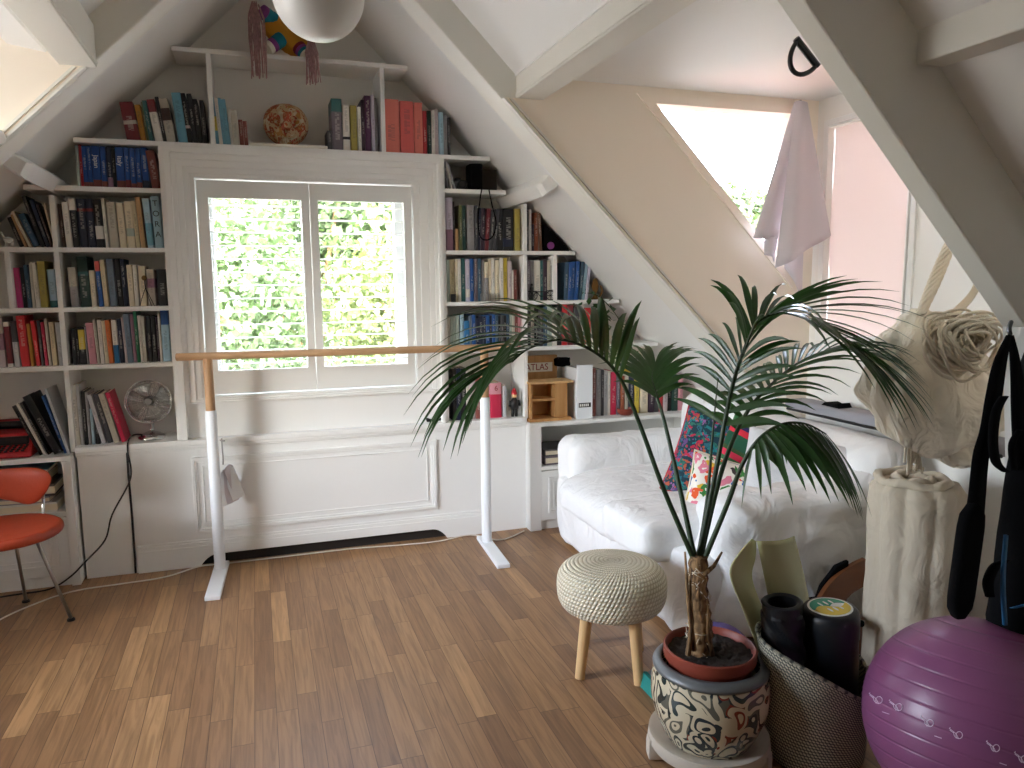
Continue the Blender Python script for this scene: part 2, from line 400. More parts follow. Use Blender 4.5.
def planter_mat():
    m,nt,b=base('painted_planter_glaze'); L=nt.links.new; tc=N(nt,'ShaderNodeTexCoord')
    nz=N(nt,'ShaderNodeTexNoise'); nz.inputs['Scale'].default_value=9; nz.inputs['Detail'].default_value=1; L(tc.outputs['Object'],nz.inputs['Vector'])
    ad=N(nt,'ShaderNodeMixRGB',blend_type='ADD'); ad.inputs[0].default_value=.16; L(tc.outputs['Object'],ad.inputs[1]); L(nz.outputs['Color'],ad.inputs[2])
    v1=N(nt,'ShaderNodeTexVoronoi'); v1.inputs['Scale'].default_value=15; L(ad.outputs[0],v1.inputs['Vector'])
    wv=N(nt,'ShaderNodeMath',operation='MULTIPLY'); wv.inputs[1].default_value=19; L(v1.outputs['Distance'],wv.inputs[0])
    sn=N(nt,'ShaderNodeMath',operation='SINE'); L(wv.outputs[0],sn.inputs[0])
    sp=N(nt,'ShaderNodeSeparateXYZ'); L(v1.outputs['Color'],sp.inputs[0])
    rp=N(nt,'ShaderNodeValToRGB'); rp.color_ramp.interpolation='CONSTANT'; e=rp.color_ramp.elements
    e[0].color=srgb(44,52,56); e[1].position=.3; e[1].color=srgb(128,52,36)
    for p,c in ((.45,srgb(96,94,82)),(.62,srgb(44,54,52)),(.9,srgb(140,66,44))): q=e.new(p); q.color=c
    L(sp.outputs[0],rp.inputs[0])
    gt=N(nt,'ShaderNodeMath',operation='GREATER_THAN'); L(sn.outputs[0],gt.inputs[0]); gt.inputs[1].default_value=.3
    mx=N(nt,'ShaderNodeMixRGB'); L(gt.outputs[0],mx.inputs[0]); mx.inputs[1].default_value=srgb(202,190,162); L(rp.outputs[0],mx.inputs[2])
    L(mx.outputs[0],b.inputs['Base Color']); b.inputs['Roughness'].default_value=.18; b.inputs['Coat Weight'].default_value=.4
    return m
M['planter']=planter_mat()
def weave_mat(name,c1,c2,nu,nv,bump=.6,dist=.006,rough=.85,diag=True):
    m,nt,b=base(name); L=nt.links.new; tc=N(nt,'ShaderNodeTexCoord'); s=N(nt,'ShaderNodeSeparateXYZ'); L(tc.outputs['UV'],s.inputs[0])
    def mth(op,a,c=None):
        n=N(nt,'ShaderNodeMath',operation=op)
        for i,q in enumerate((a,c)):
            if q is None: continue
            if isinstance(q,(int,float)): n.inputs[i].default_value=q
            else: L(q,n.inputs[i])
        return n.outputs[0]
    v=mth('MULTIPLY',s.outputs['Y'],nv); row=mth('FLOOR',v); fv=mth('FRACT',v)
    off=mth('MULTIPLY',mth('MODULO',row,2),.5) if diag else 0
    u=mth('ADD',mth('MULTIPLY',s.outputs['X'],nu),off)
    if diag: u=mth('ADD',u,mth('MULTIPLY',fv,.5))
    fu=mth('FRACT',u)
    hgt=mth('MULTIPLY',mth('SINE',mth('MULTIPLY',fu,pi)),mth('SINE',mth('MULTIPLY',fv,pi)))
    rp=N(nt,'ShaderNodeValToRGB'); rp.color_ramp.elements[0].position=.25; rp.color_ramp.elements[0].color=c1; rp.color_ramp.elements[1].position=.6; rp.color_ramp.elements[1].color=c2
    L(hgt,rp.inputs[0]); L(rp.outputs[0],b.inputs['Base Color']); b.inputs['Roughness'].default_value=rough
    bp=N(nt,'ShaderNodeBump'); bp.inputs['Strength'].default_value=bump; bp.inputs['Distance'].default_value=dist; L(hgt,bp.inputs['Height']); L(bp.outputs[0],b.inputs['Normal'])
    return m
M['basket']=weave_mat('woven_basket_cord',srgb(84,84,78),srgb(206,198,174),84,34)
M['crochet']=weave_mat('cream_crochet',srgb(204,190,160),srgb(240,232,212),84,34,.8,.008)
def ball_mat():
    m,nt,b=base('purple_ball_vinyl'); L=nt.links.new; b.inputs['Base Color'].default_value=srgb(126,72,108); b.inputs['Roughness'].default_value=.34
    tc=N(nt,'ShaderNodeTexCoord'); s=N(nt,'ShaderNodeSeparateXYZ'); L(tc.outputs['Object'],s.inputs[0])
    mu=N(nt,'ShaderNodeMath',operation='MULTIPLY'); mu.inputs[1].default_value=24; L(s.outputs['Z'],mu.inputs[0])
    fr=N(nt,'ShaderNodeMath',operation='FRACT'); L(mu.outputs[0],fr.inputs[0])
    rp=N(nt,'ShaderNodeValToRGB'); e=rp.color_ramp.elements; e[0].position=0; e[0].color=(0,0,0,1); e[1].position=.1; e[1].color=(1,1,1,1)
    q=e.new(.9); q.color=(1,1,1,1); q=e.new(1.0); q.color=(0,0,0,1)
    L(fr.outputs[0],rp.inputs[0])
    bp=N(nt,'ShaderNodeBump'); bp.inputs['Strength'].default_value=.5; bp.inputs['Distance'].default_value=.003; L(rp.outputs[0],bp.inputs['Height']); L(bp.outputs[0],b.inputs['Normal'])
    return m
M['yogaball']=ball_mat()
def leaf_mat(name,c1,c2,trans=.25,rough=.32):
    m,nt,b=base(name); L=nt.links.new; oi=N(nt,'ShaderNodeTexCoord'); nz=N(nt,'ShaderNodeTexNoise'); nz.inputs['Scale'].default_value=9; L(oi.outputs['Object'],nz.inputs['Vector'])
    mx=N(nt,'ShaderNodeMixRGB'); L(nz.outputs[0],mx.inputs[0]); mx.inputs[1].default_value=c1; mx.inputs[2].default_value=c2
    L(mx.outputs[0],b.inputs['Base Color']); b.inputs['Roughness'].default_value=rough
    tr=N(nt,'ShaderNodeBsdfTranslucent'); tr.inputs['Color'].default_value=(c2[0]*1.3,c2[1]*1.7,c2[2]*.6,1)
    ms=N(nt,'ShaderNodeMixShader'); ms.inputs[0].default_value=trans; out=nt.nodes['Material Output']
    L(b.outputs[0],ms.inputs[1]); L(tr.outputs[0],ms.inputs[2]); L(ms.outputs[0],out.inputs['Surface'])
    return m
M['palm']=leaf_mat('palm_leaf',srgb(28,56,26),srgb(48,84,36),.18,.3)
M['tree']=leaf_mat('tree_leaf',srgb(54,72,46),srgb(88,106,70),.2,.6)
M['tree2']=leaf_mat('tree_leaf_yellow',srgb(66,80,46),srgb(104,112,70),.2,.6)
def trunk_mat():
    m,nt,b=base('palm_trunk_fibre'); L=nt.links.new; tc=N(nt,'ShaderNodeTexCoord'); mp=N(nt,'ShaderNodeMapping'); mp.inputs['Scale'].default_value=(60,60,9); mp.inputs['Rotation'].default_value=(.3,.2,0); L(tc.outputs['Object'],mp.inputs[0])
    nz=N(nt,'ShaderNodeTexNoise'); nz.inputs['Scale'].default_value=1; nz.inputs['Detail'].default_value=4; nz.inputs['Distortion'].default_value=1; L(mp.outputs[0],nz.inputs['Vector'])
    rp=N(nt,'ShaderNodeValToRGB'); rp.color_ramp.elements[0].position=.35; rp.color_ramp.elements[0].color=srgb(70,48,30); rp.color_ramp.elements[1].position=.65; rp.color_ramp.elements[1].color=srgb(170,134,92)
    L(nz.outputs[0],rp.inputs[0]); L(rp.outputs[0],b.inputs['Base Color']); b.inputs['Roughness'].default_value=.9
    bp=N(nt,'ShaderNodeBump'); bp.inputs['Strength'].default_value=.8; bp.inputs['Distance'].default_value=.01; L(nz.outputs[0],bp.inputs['Height']); L(bp.outputs[0],b.inputs['Normal'])
    return m
M['trunk']=trunk_mat()
def blind_mat():
    m,nt,b=base('translucent_blind'); L=nt.links.new
    b.inputs['Base Color'].default_value=srgb(236,226,222); b.inputs['Roughness'].default_value=.8
    tr=N(nt,'ShaderNodeBsdfTranslucent'); tr.inputs['Color'].default_value=srgb(240,226,222)
    ms=N(nt,'ShaderNodeMixShader'); ms.inputs[0].default_value=.22; L(b.outputs[0],ms.inputs[1]); L(tr.outputs[0],ms.inputs[2]); L(ms.outputs[0],nt.nodes['Material Output'].inputs['Surface'])
    return m
M['blind']=blind_mat()
def glass_mat():
    m,nt,b=base('window_glass'); L=nt.links.new
    tr=N(nt,'ShaderNodeBsdfTransparent'); gl=N(nt,'ShaderNodeBsdfGlossy'); gl.inputs['Roughness'].default_value=.02
    fr=N(nt,'ShaderNodeFresnel'); fr.inputs[0].default_value=1.45
    ms=N(nt,'ShaderNodeMixShader'); L(fr.outputs[0],ms.inputs[0]); L(tr.outputs[0],ms.inputs[1]); L(gl.outputs[0],ms.inputs[2]); L(ms.outputs[0],nt.nodes['Material Output'].inputs['Surface'])
    return m
M['glass']=glass_mat()
# ================================================================== THE ROOM
RX, RZ, RS = .26, 3.285, 1.01          # ridge line and roof slope
def roof_x(z, side=1, off=0): return RX + side*(RS*(RZ-z) - off)
def roof_z(x, off=0): return RZ - (abs(x-RX)+off)/RS
WR, WL = 2.76, -2.24
YC, YN = 3.30, 1.61                    # far truss face, near truss far face
YG = 4.55                              # inner face of the gable wall
YB = -2.8

struct('floor', MB().box(WL-.2,WR+.2,YB-.2,YG+.3,-.12,0), M['floor'])
# gable wall with the window opening
w=MB(); x0,x1,z0,z1=-.25,.86,.92,2.05
zl,zr=roof_z(WL-.1),roof_z(WR+.1)
w.prism([(WL-.15,-.1),(WR+.15,-.1),(WR+.15,z0),(WL-.15,z0)],YG,YG+.16)
w.prism([(roof_x(z0,-1)-.12,z0),(x0,z0),(x0,z1),(roof_x(z1,-1)-.12,z1)],YG,YG+.16)
w.prism([(x1,z0),(roof_x(z0)+.12,z0),(roof_x(z1)+.12,z1),(x1,z1)],YG,YG+.16)
w.prism([(roof_x(z1,-1)-.12,z1),(roof_x(z1)+.12,z1),(RX,RZ+.12)],YG,YG+.16)
struct('wall_back', w, M['wall'])
# roof lining: full slopes in the gable bay and the near bay, only above the purlins in the dormer bay
c=MB()
def slope(side,ya,yb,zlo,zhi,off=0,th=.12):
    a=(roof_x(zhi,side,off),zhi); b=(roof_x(zlo,side,off),zlo)
    c.prism([a,b,(b[0]+side*th,b[1]+.02),(a[0]+side*th,a[1]+.02)],ya,yb)
for sd,wx in ((1,WR),(-1,WL)):
    slope(sd,YC+.03,YG+.16,roof_z(wx)-.05,RZ)
    slope(sd,YN-.04,YC,2.354,RZ)
    slope(sd,YB-.1,YN-.07,roof_z(wx,-.13)-.02,RZ+.13/RS,-.13)
    # flat dormer ceiling
    c.box(roof_x(2.42,sd),wx+sd*.12,YN-.1,YC+.1,2.41,2.5)
struct('ceiling', c, M['lining'])
# red tiles on the outside of the roof
c0=c; c=MB(); 
def tiles(side,ya,yb,zlo,zhi):
    a=(roof_x(zhi,side)+side*.125,zhi+.03); b=(roof_x(zlo,side)+side*.125,zlo+.03)
    c.prism([a,b,(b[0]+side*.03,b[1]+.03),(a[0]+side*.03,a[1]+.03)],ya,yb)
for sd in (1,-1):
    tiles(sd,YC+.12,YG+.3,-.6,RZ); tiles(sd,YB-.2,YN-.12,-.6,RZ+.1)
struct('roof_tiles',c,M['tile'])
# dormer cheeks
k=MB(); A,B,C=(1.794,2.347),(2.608,2.347),(2.608,1.533)
YK=YC-.012; xo=lambda z,sd: roof_x(z,sd,.155)
k.prism([(1.26,2.347),(1.26,2.43),(WR,2.43),(WR,2.347)],YK,YC+.1)
k.prism([B,(WR,2.347),(WR,.77),(2.608,.925)],YK,YC+.1)
k.prism([(xo(2.315,1),2.315),(1.26,2.315),(1.26,2.347),A,C,(2.608,.925),(xo(.97,1),.97)],YK,YC+.1)
k.prism([(1.10,2.43),(WR,2.43),(WR,.7)],YN-.055,YN-.002)
k.prism([(xo(2.315,-1),2.315),(-.64,2.315),(-.64,2.43),(WL,2.43),(WL,.77),(xo(.97,-1),.97)],YK,YC+.1)
k.prism([(-.60,2.43),(WL,2.43),(WL,.7)],YN-.055,YN-.002)
struct('wall_dormer_cheek', k, M['cheek'])
# side walls
w=MB(); 
w.box(WR,WR+.15,YC,YG,-.1,.95); w.box(WR,WR+.15,YB,YN-.05,-.1,1.0)
by0,by1,bz0,bz1=2.665,3.2,1.23,2.27
w.box(WR,WR+.15,YN-.05,by0,-.1,2.45); w.box(WR,WR+.15,by1,YC+.1,-.1,2.45); w.box(WR,WR+.15,by0,by1,-.1,bz0); w.box(WR,WR+.15,by0,by1,bz1,2.45)
struct('wall_right', w, M['wall'])
w=MB(); ly0,ly1,lz0,lz1=1.95,3.22,.75,2.36
w.box(WL-.15,WL,YC,YG,-.1,.95); w.box(WL-.15,WL,YB,YN-.05,-.1,1.0)
w.box(WL-.15,WL,YN-.05,ly0,-.1,2.45); w.box(WL-.15,WL,ly1,YC+.1,-.1,2.45); w.box(WL-.15,WL,ly0,ly1,-.1,lz0); w.box(WL-.15,WL,ly0,ly1,lz1,2.45)
struct('wall_left', w, M['wall'])
w=MB(); w.prism([(WL-.1,-.1),(WR+.1,-.1),(WR+.1,roof_z(WR)+.2),(RX,RZ+.25),(WL-.1,roof_z(WL)+.2)],YB-.12,YB)
struct('wall_rear', w, M['wall'])
def rect(x0,x1,z0,z1): return [(x0,z0),(x1,z0),(x1,z1),(x0,z1)]
def inset(p,d): return rect(p[0][0]+d,p[1][0]-d,p[0][1]+d,p[2][1]-d)

# trusses and purlins
def rafter(name,side,ya,yb,o_up,o_lo,zlo):
    m=MB()
    pts=[(roof_x(zlo,side,o_lo),zlo),(RX,RZ-o_lo/RS),(RX,RZ-o_up/RS),(roof_x(zlo,side,o_up),zlo)]
    m.prism(pts,ya,yb); return struct(name,m,M['beam'],bevel=.006)
rafter('rafter_beam',1,YC,YC+.16,-.01,.175,.96)
rafter('rafter_beam',-1,YC,YC+.16,-.01,.175,.96)
rafter('rafter_beam',1,YN-.075,YN,-.13,.175,1.37)
rafter('rafter_beam',-1,YN-.075,YN,-.13,.175,.9)
struct('truss_post',MB().prism([(roof_x(1.37,1,.175)+.005,1.37),(roof_x(1.37,1,-.1),1.37),(roof_x(1.37,1,-.1)+.2,0),(roof_x(1.37,1,.175)+.18,0)],YN-.07,YN),M['white'])
m=MB(); m.box(1.14,1.262,YN,YC,2.315,2.47); m.box(1.135,1.14,YN,YC,2.325,2.338); m.box(1.133,1.137,YN,YC,2.315,2.320)
struct('purlin_beam',m,M['beam'],bevel=.004)
m=MB(); m.box(-.517,-.64,YN,YC,2.315,2.47); m.box(-.512,-.517,YN,YC,2.325,2.338)
struct('purlin_beam',m,M['beam'],bevel=.004)
struct('purlin_beam',MB().box(1.575,1.70,-1.6,YN-.075,2.03,2.19),M['beam'],bevel=.004)
# sloping trim strips where the far truss meets the dormer cheeks
for sd in (1,-1):
    m=MB()
    for o,pr in ((.172,.026),(.142,.022)):
        zt=2.31; zb=.98
        m.prism([(roof_x(zt,sd,o),zt),(roof_x(zb,sd,o),zb),(roof_x(zb,sd,o-.014),zb),(roof_x(zt,sd,o-.014),zt)],YC-pr,YC+.005)
    struct('trim_1' if sd>0 else 'trim_2',m,M['beam'])
# purlin stubs that stick out of the gable
for sd,p in ((1,[(541,173),(549,197),(557,186),(553,176)]),(-1,[(30,163),(17,184),(4,167),(12,153)])):
    q=[at(x,y,3.86) for x,y in p]
    poly=[(v.x,v.z) for v in q]+[]
    m=MB(); 
    if sd>0: poly=[(1.430,2.02),(1.470,1.958),(1.565,2.02),(1.50,2.09)]
    else: poly=[(-.872,2.03),(-.910,1.962),(-.995,2.02),(-.945,2.08)]
    n=len(poly)
    fr=[(x,3.84,z) for x,z in poly]; bk=[(x,YG,z) for x,z in poly]
    # the end is cut back at an angle
    cx=sum(p[0] for p in poly)/n; cz=sum(p[1] for p in poly)/n
    nose=[(x*.75+(cx+.02*sd)*.25,3.80,z*.8+(cz+.02)*.2) for x,z in poly]
    fs=[list(range(n))]+[(i,(i+1)%n,(i+1)%n+n,i+n) for i in range(n)]+[(i+n,(i+1)%n+n,(i+1)%n+2*n,i+2*n) for i in range(n)]+[[i+2*n for i in range(n)]]
    m.add(nose+fr+bk,fs)
    struct('purlin_stub_beam',m,M['white'],bevel=.004)

# ---- triangular dormer window
def tri_off(d):   # offset triangle outward by d
    s=sqrt(2)
    return [(A[0]-d*(1+s),A[1]+d),(B[0]+d,B[1]+d),(C[0]+d,C[1]-d*(1+s))]
w2=thing('window_2',None,None,(2.2,YC,2.0)); w2['kind']='structure'
def wc(o,parent): o.parent=parent; o.matrix_parent_inverse=Matrix.Translation(-V(parent.location)); return o
m=MB(); m.ring(tri_off(.028),tri_off(-.012),YK-.012,YC+.09); wc(m.build('window_frame',M['cheek']),w2)
wc(MB().prism(tri_off(-.005),YC+.06,YC+.066).build('pane',M['glass']),w2)
# ---- dormer front window behind its blind
w3=thing('window_3',None,None,(WR,2.9,1.8)); w3['kind']='structure'
def ringx(y0,y1,z0,z1,d,xa,xb):
    m=MB(); o=[(y0-d,z0-d),(y1+d,z0-d),(y1+d,z1+d),(y0-d,z1+d)]; i=[(y0,z0),(y1,z0),(y1,z1),(y0,z1)]; m.ring(o,i,xa,xb,'x'); return m
m=ringx(by0+.0,by1,bz0,bz1,.03,WR-.012,WR+.02); m2=ringx(by0+.012,by1-.012,bz0+.012,bz1-.012,.008,WR-.018,WR+.02)
m.v+= []; wc(m.build('window_frame',M['white'],bevel=.003),w3); wc(m2.build('inner_bead',M['white']),w3)
wc(MB().box(WR+.09,WR+.096,by0-.01,by1+.01,bz0-.01,bz1+.01).build('pane',M['glass']),w3)
bl=MB(); bl.grid(lambda u,v:(WR+.022+.004*sin(v*9),by0+.012+u*(by1-by0-.024),bz0+.01+v*(bz1-bz0-.02)),8,16)
o=bl.build('roller_blind',M['blind'],solid=.002,loc=(WR+.02,(by0+by1)/2,bz1)); tag(o,'pale translucent roller blind drawn down behind the hanging cream hammock','blind')
# ---- left dormer and rear windows that light the room
w4=thing('window_4',None,None,(WL,2.45,1.6)); w4['kind']='structure'
wc(ringx(ly0+.04,ly1-.04,lz0+.04,lz1-.04,.05,WL-.1,WL+.01).build('window_frame',M['white']),w4)
wc(MB().box(WL-.06,WL-.054,ly0,ly1,lz0,lz1).build('pane',M['glass']),w4)
# ---- gable window: casing, shutters, glazing
w1=thing('window_1',None,None,(.305,YG,.92)); w1['kind']='structure'
m=MB(); m.prism([(-.402,.7005),(-.372,.7005),(-.372,2.177),(1.005,2.177),(1.005,.7005),(1.026,.7005),(1.026,2.207),(-.402,2.207)],4.272,4.40)
m.ring(rect(-.374,1.008,.885,2.179),rect(-.35,.985,.895,2.147),4.295,4.42)
m.ring(rect(-.35,.985,.895,2.147),rect(-.32,.955,.905,2.112),4.303,4.42)
m.ring(rect(-.32,.955,.905,2.112),rect(-.29,.905,.915,2.082),4.311,4.42)
m.ring(rect(-.29,.905,.915,2.082),rect(-.268,.872,.92,2.06),4.319,4.42)
wc(m.build('casing',M['white'],bevel=.003),w1)
wc(MB().box(-.374,1.008,4.32,4.43,.7005,.895).build('apron_panel',M['white']),w1)
m=MB(); m.ring(rect(x0-.02,x1+.02,z0-.02,z1+.02),rect(x0+.05,x1-.05,z0+.06,z1-.05),YG+.03,YG+.10); m.box(.275,.335,YG+.03,YG+.1,z0,z1)
wc(m.build('window_frame',M['shutter']),w1)
m=MB(); m.box(x0+.05,.275,YG+.06,YG+.066,z0+.05,z1-.04); m.box(.335,x1-.05,YG+.06,YG+.066,z0+.05,z1-.04); wc(m.build('pane',M['glass']),w1)
m=MB(); m.box(-.268,.872,4.42,YG+.02,.90,.92); m.box(-.268,.872,4.42,YG+.02,2.05,2.07); m.box(-.268,-.25,4.42,YG+.02,.9,2.06); m.box(.86,.872,4.42,YG+.02,.9,2.06)
wc(m.build('reveal',M['white']),w1)
for nm,xa,xb,ia,ib,lab in (('left',-.262,.303,-.205,.262,'white louvred shutter leaf on the fan side of the gable window'),('right',.307,.866,.350,.820,'white louvred shutter leaf on the palm side of the gable window')):
    t=thing('window_shutter',lab,'shutter',((xa+xb)/2,4.35,.92),group='louvred shutter leaves')
    m=MB(); m.ring(rect(xa,xb,.925,2.052),rect(ia,ib,1.052,1.962),4.335,4.367)
    wc(m.build('shutter_frame',M['shutter'],bevel=.003),t)
    m=MB(); nl=13
    for i in range(nl):
        zc=1.052+(i+.5)*(1.962-1.052)/nl
        q=radians(-4); h=.034; th=.0036
        cs,sn=cos(q),sin(q)
        prof=[(-h*cs+th*sn*0,-h*sn),(0,-th),(h*cs,h*sn),(0,th)]
        m.add([(ia,4.351+a,zc+b) for a,b in prof]+[(ib,4.351+a,zc+b) for a,b in prof],[(0,1,2,3),(7,6,5,4)]+[(j,(j+1)%4,(j+1)%4+4,j+4) for j in range(4)])
    wc(m.build('louvres',M['shutter']),t)
    m=MB(); xs=xa+.003 if nm=='left' else xb-.003
    for zc in (1.15,1.85): m.tube([(xs,4.333,zc-.03),(xs,4.333,zc+.03)],.005)
    wc(m.build('hinge',M['shutter']),t)
# ================================================================== BUILT-INS
YF=4.29; TH=.023
def shelf_box(m,xa,xb,z,y0=YF,y1=YG): m.box(xa,xb,y0,y1,z-TH,z)
def bookcase(label,loc,shelves,uprights,name='bookcase',group=None):
    t=thing(name,label,'bookcase',loc,group)
    for xa,xb,z in shelves: m=MB(); shelf_box(m,xa,xb,z); wc(m.build('shelf',M['white'],bevel=.002),t)
    for x,za,zb in uprights: wc(MB().box(x-TH/2,x+TH/2,YF+.001,YG,za,zb).build('upright',M['white'],bevel=.002),t)
    return t
LX=-2.1
bookcase('white built-in bookcase between the left roof slope and the window casing',(-.9,YG,.68),
    [(roof_x(1.997,-1)+.01,-.425,1.997),(roof_x(1.70,-1)+.01,-.425,1.70),(roof_x(1.405,-1)+.01,-.425,1.405),(roof_x(1.115,-1)+.01,-.425,1.115),],
    [(-.915,.675,1.95),(-.4145,.675,2.206),(-1.125,1.405,1.70-TH)])
bookcase('white shelf unit bridging over the window under the roof peak',(.26,YG,2.2),
    [(roof_x(2.693,-1)+.005,roof_x(2.693)-.005,2.693),(roof_x(2.229,-1)+.005,roof_x(2.229)-.005,2.229)],
    [(-.164,2.229,2.67),(.712,2.229,2.67)])
bookcase('white built-in bookcase between the window casing and the right roof slope',(1.5,YG,.68),
    [(1.05,roof_x(2.043)-.1,2.043),(1.05,roof_x(1.697)-.01,1.697),(1.05,roof_x(1.402)-.01,1.402),(1.05,roof_x(1.125)-.01,1.125),],
    [(1.0385,.675,2.206),(1.532,.675,1.97),(1.724,1.402,1.674)])
# radiator cover with ledge, raised panel and arched foot
t=thing('radiator_cover','white panelled radiator cover with arched foot under the window','radiator cover',(.3,4.29,0))
m=MB(); n=14; arch=[]
xa,xb,ht=-.35,1.02,.062
arch=[(xa,0)]+[(xa+.09*(i/6)**1.2, ht*sin(pi/2*i/6)) for i in range(1,7)]+[(xb-.09*(1-i/6)**1.2, ht*sin(pi/2*(1-i/6))) for i in range(0,6)]+[(xb,0)]
outline=[(-.90,0)]+arch+[(1.525,0),(1.525,.66),(-.90,.66)]
m.prism(outline,4.29,4.305)
wc(m.build('front',M['white']),t)
m=MB(); P=rect(-.365,.965,.185,.60)
m.ring(P,inset(P,.018),4.276,4.29); m.ring(inset(P,.018),inset(P,.03),4.283,4.29); m.ring(inset(P,.05),inset(P,.058),4.285,4.29)
wc(m.build('panel_moulding',M['white'],bevel=.003),t)
m=MB()
sk=[(-.655,0)]+arch+[(1.245,0),(1.245,.115),(-.655,.115)]
m.prism(sk,4.272,4.29); m.box(-.655,1.245,4.277,4.29,.115,.135); m.box(-.655,1.245,4.283,4.29,.135,.148)
wc(m.build('skirting',M['white'],bevel=.003),t)
m=MB(); m.box(-.903,1.527,4.262,4.549,.672,.70); m.box(-.905,1.53,4.272,4.30,.655,.672); m.box(-.905,1.53,4.281,4.30,.645,.655)
wc(m.build('ledge',M['white'],bevel=.004),t)
m=MB()
for i in range(38): m.box(-.30+i*.034,-.30+i*.034+.026,4.286,4.296,.7003,.7018)
wc(m.build('grille',M['metalwhite']),t)
wc(MB().box(-.36,1.03,4.31,4.33,0,.09).build('foot_shade_panel',M['shadeandbox']),t)  # dark panel behind the arch, its colour painted as the shade in there
# base cabinets
def cabinet(label,xa,xb,nz0,nz1,nx0,nx1,doors,loc):
    t=thing('base_cabinet',label,'cabinet',loc)
    m=MB(); y0=4.21; yb=YG-.004; H=.67
    m.box(xa,xb,y0,yb,H-.024,H)                       # top
    m.box(xa,nx0,y0,yb,0,H-.024) if nx0-xa<.2 else m.box(xa,xa+.03,y0,yb,0,H-.024)
    m.box(nx1,xb,y0,yb,0,H-.024) if xb-nx1<.2 else m.box(xb-.03,xb,y0,yb,0,H-.024)
    m.box(nx0,nx1,y0,yb,nz0-.024,nz0); m.box(nx0,nx1,yb-.015,yb,nz0,nz1)
    m.box(nx0,nx1,y0+.02,yb,.0,.06)
    wc(m.build('carcass',M['white'],bevel=.002),t)
    for da,db in doors:
        d=wc(MB().box(da,db,y0+.002,y0+.022,.06,nz0-.03).build('door',M['white'],bevel=.002),t)
        R=rect(da+.045,db-.045,.105,nz0-.07); m=MB(); m.ring(R,inset(R,.015),y0-.008,y0+.003); m.ring(inset(R,.03),inset(R,.042),y0-.004,y0+.003)
        q=m.build('door_moulding',M['white'],bevel=.002); q.parent=d
    return t
cabinet('low white cabinet with open niche behind the orange chair',-2.2,-.912,.39,.64,-2.16,-.952,[(-1.37,-.952),(-1.80,-1.38)],(-1.5,4.4,0))
cabinet('low white cabinet with open niche behind the white sofa',1.528,2.74,.40,.635,1.60,2.70,[(1.60,2.05),(2.06,2.69)],(2.1,4.4,0))
o=MB().tube([(-.668,4.284,.655),(-.669,4.284,.5),(-.667,4.284,.3),(-.668,4.284,.1),(-.668,4.27,.008)],.0055).build('vertical_cable',M['black'],smooth=True,loc=(-.668,4.284,0))
tag(o,'straight black cable running down the white panel below the fan','cable')

# ================================================================== BOOKS
C3=dict(maroon=(122,42,50),ochre=(176,122,38),olive=(96,100,58),teal=(46,98,98),pinkgrey=(196,180,180),black=(28,28,30),white=(222,218,208),ltblue=(106,160,182),
 paleblue=(160,192,206),redbrown=(122,62,54),greypurple=(110,100,110),darkgrey=(70,70,74),cream=(222,210,182),beige=(200,186,150),purple=(84,44,82),navy=(30,38,62),lavender=(196,190,206),
 grey=(150,148,148),salmon=(220,122,108),coral=(214,98,92),red=(176,40,48),dkgreen=(30,62,54),green=(30,110,72),blue=(34,84,150),guideblue=(22,70,140),brown=(104,66,46),tan=(190,150,104),
 magenta=(186,54,116),pink=(214,150,160),orange=(204,106,48),yellow=(214,190,70),mauve=(150,110,130),crimson=(196,40,76),brightred=(204,44,50),greyblue=(112,128,146),palegreen=(172,186,174),
 steel=(58,88,110),dkbrown=(66,44,36),terra=(150,82,54),midblue=(40,110,160),darkpurple=(56,36,54),silver=(190,192,194),olivey=(164,150,72),stone=(186,180,164))
CN=dict(pinkgrey='pinkish grey',ltblue='light blue',paleblue='pale blue',redbrown='red-brown',greypurple='grey-purple',darkgrey='dark grey',dkgreen='dark green',guideblue='bright blue',
 brightred='bright red',greyblue='grey-blue',palegreen='pale green',dkbrown='dark brown',terra='rust brown',midblue='mid blue',darkpurple='dark purple',steel='slate blue',olivey='olive yellow')
ORD='first second third fourth fifth sixth seventh eighth ninth tenth eleventh twelfth thirteenth fourteenth fifteenth sixteenth seventeenth eighteenth nineteenth twentieth twenty-first twenty-second twenty-third twenty-fourth twenty-fifth twenty-sixth'.split()
def lin(k): r,g,b=C3[k]; return srgb(r,g,b)
def make_book(x0,x1,z0,h,col,Y=4.315,depth=.16,lean=0.,band=None,br=(2,2),title=(.3,.8),ink=None,label='',group=None,cat='book',name='book',kind='book'):
    w=max(.004,x1-x0); mb=MB(); ins=.003; c=min(.0022,w*.12)
    # cover: rounded spine toward the room, two boards; pages inside
    n=6; sp=[]
    for i in range(n+1):
        q=pi*i/n; sp.append((w/2-w/2*cos(q), .004-.004*sin(q)*min(1,w/.03)))
    outer=sp+[(w,depth),(w-c,depth),(w-c,.007),(c,.007),(c,depth),(0,depth)]
    mb.prism(outer,0,h,'z',0)
    if kind!='thin': mb.box(c,w-c,.007,depth-ins,ins,h-ins,1)
    o=mb.build(name,[M['book'],M['pages']])
    o.location=(x0,Y,z0); o.rotation_euler=(0,lean,0)
    cc=lin(col); o.color=cc
    o['band']=list(lin(band)[:3]) if band else list(cc[:3]); o['band_range']=[br[0],br[1],0.]
    dark=sum(C3[col])<330
    ik=ink or ('white' if dark else 'darkgrey')
    o['ink']=list(lin(ik)[:3]); o['title_range']=[title[0],title[1],0.]
    tag(o,label,cat,group); return o
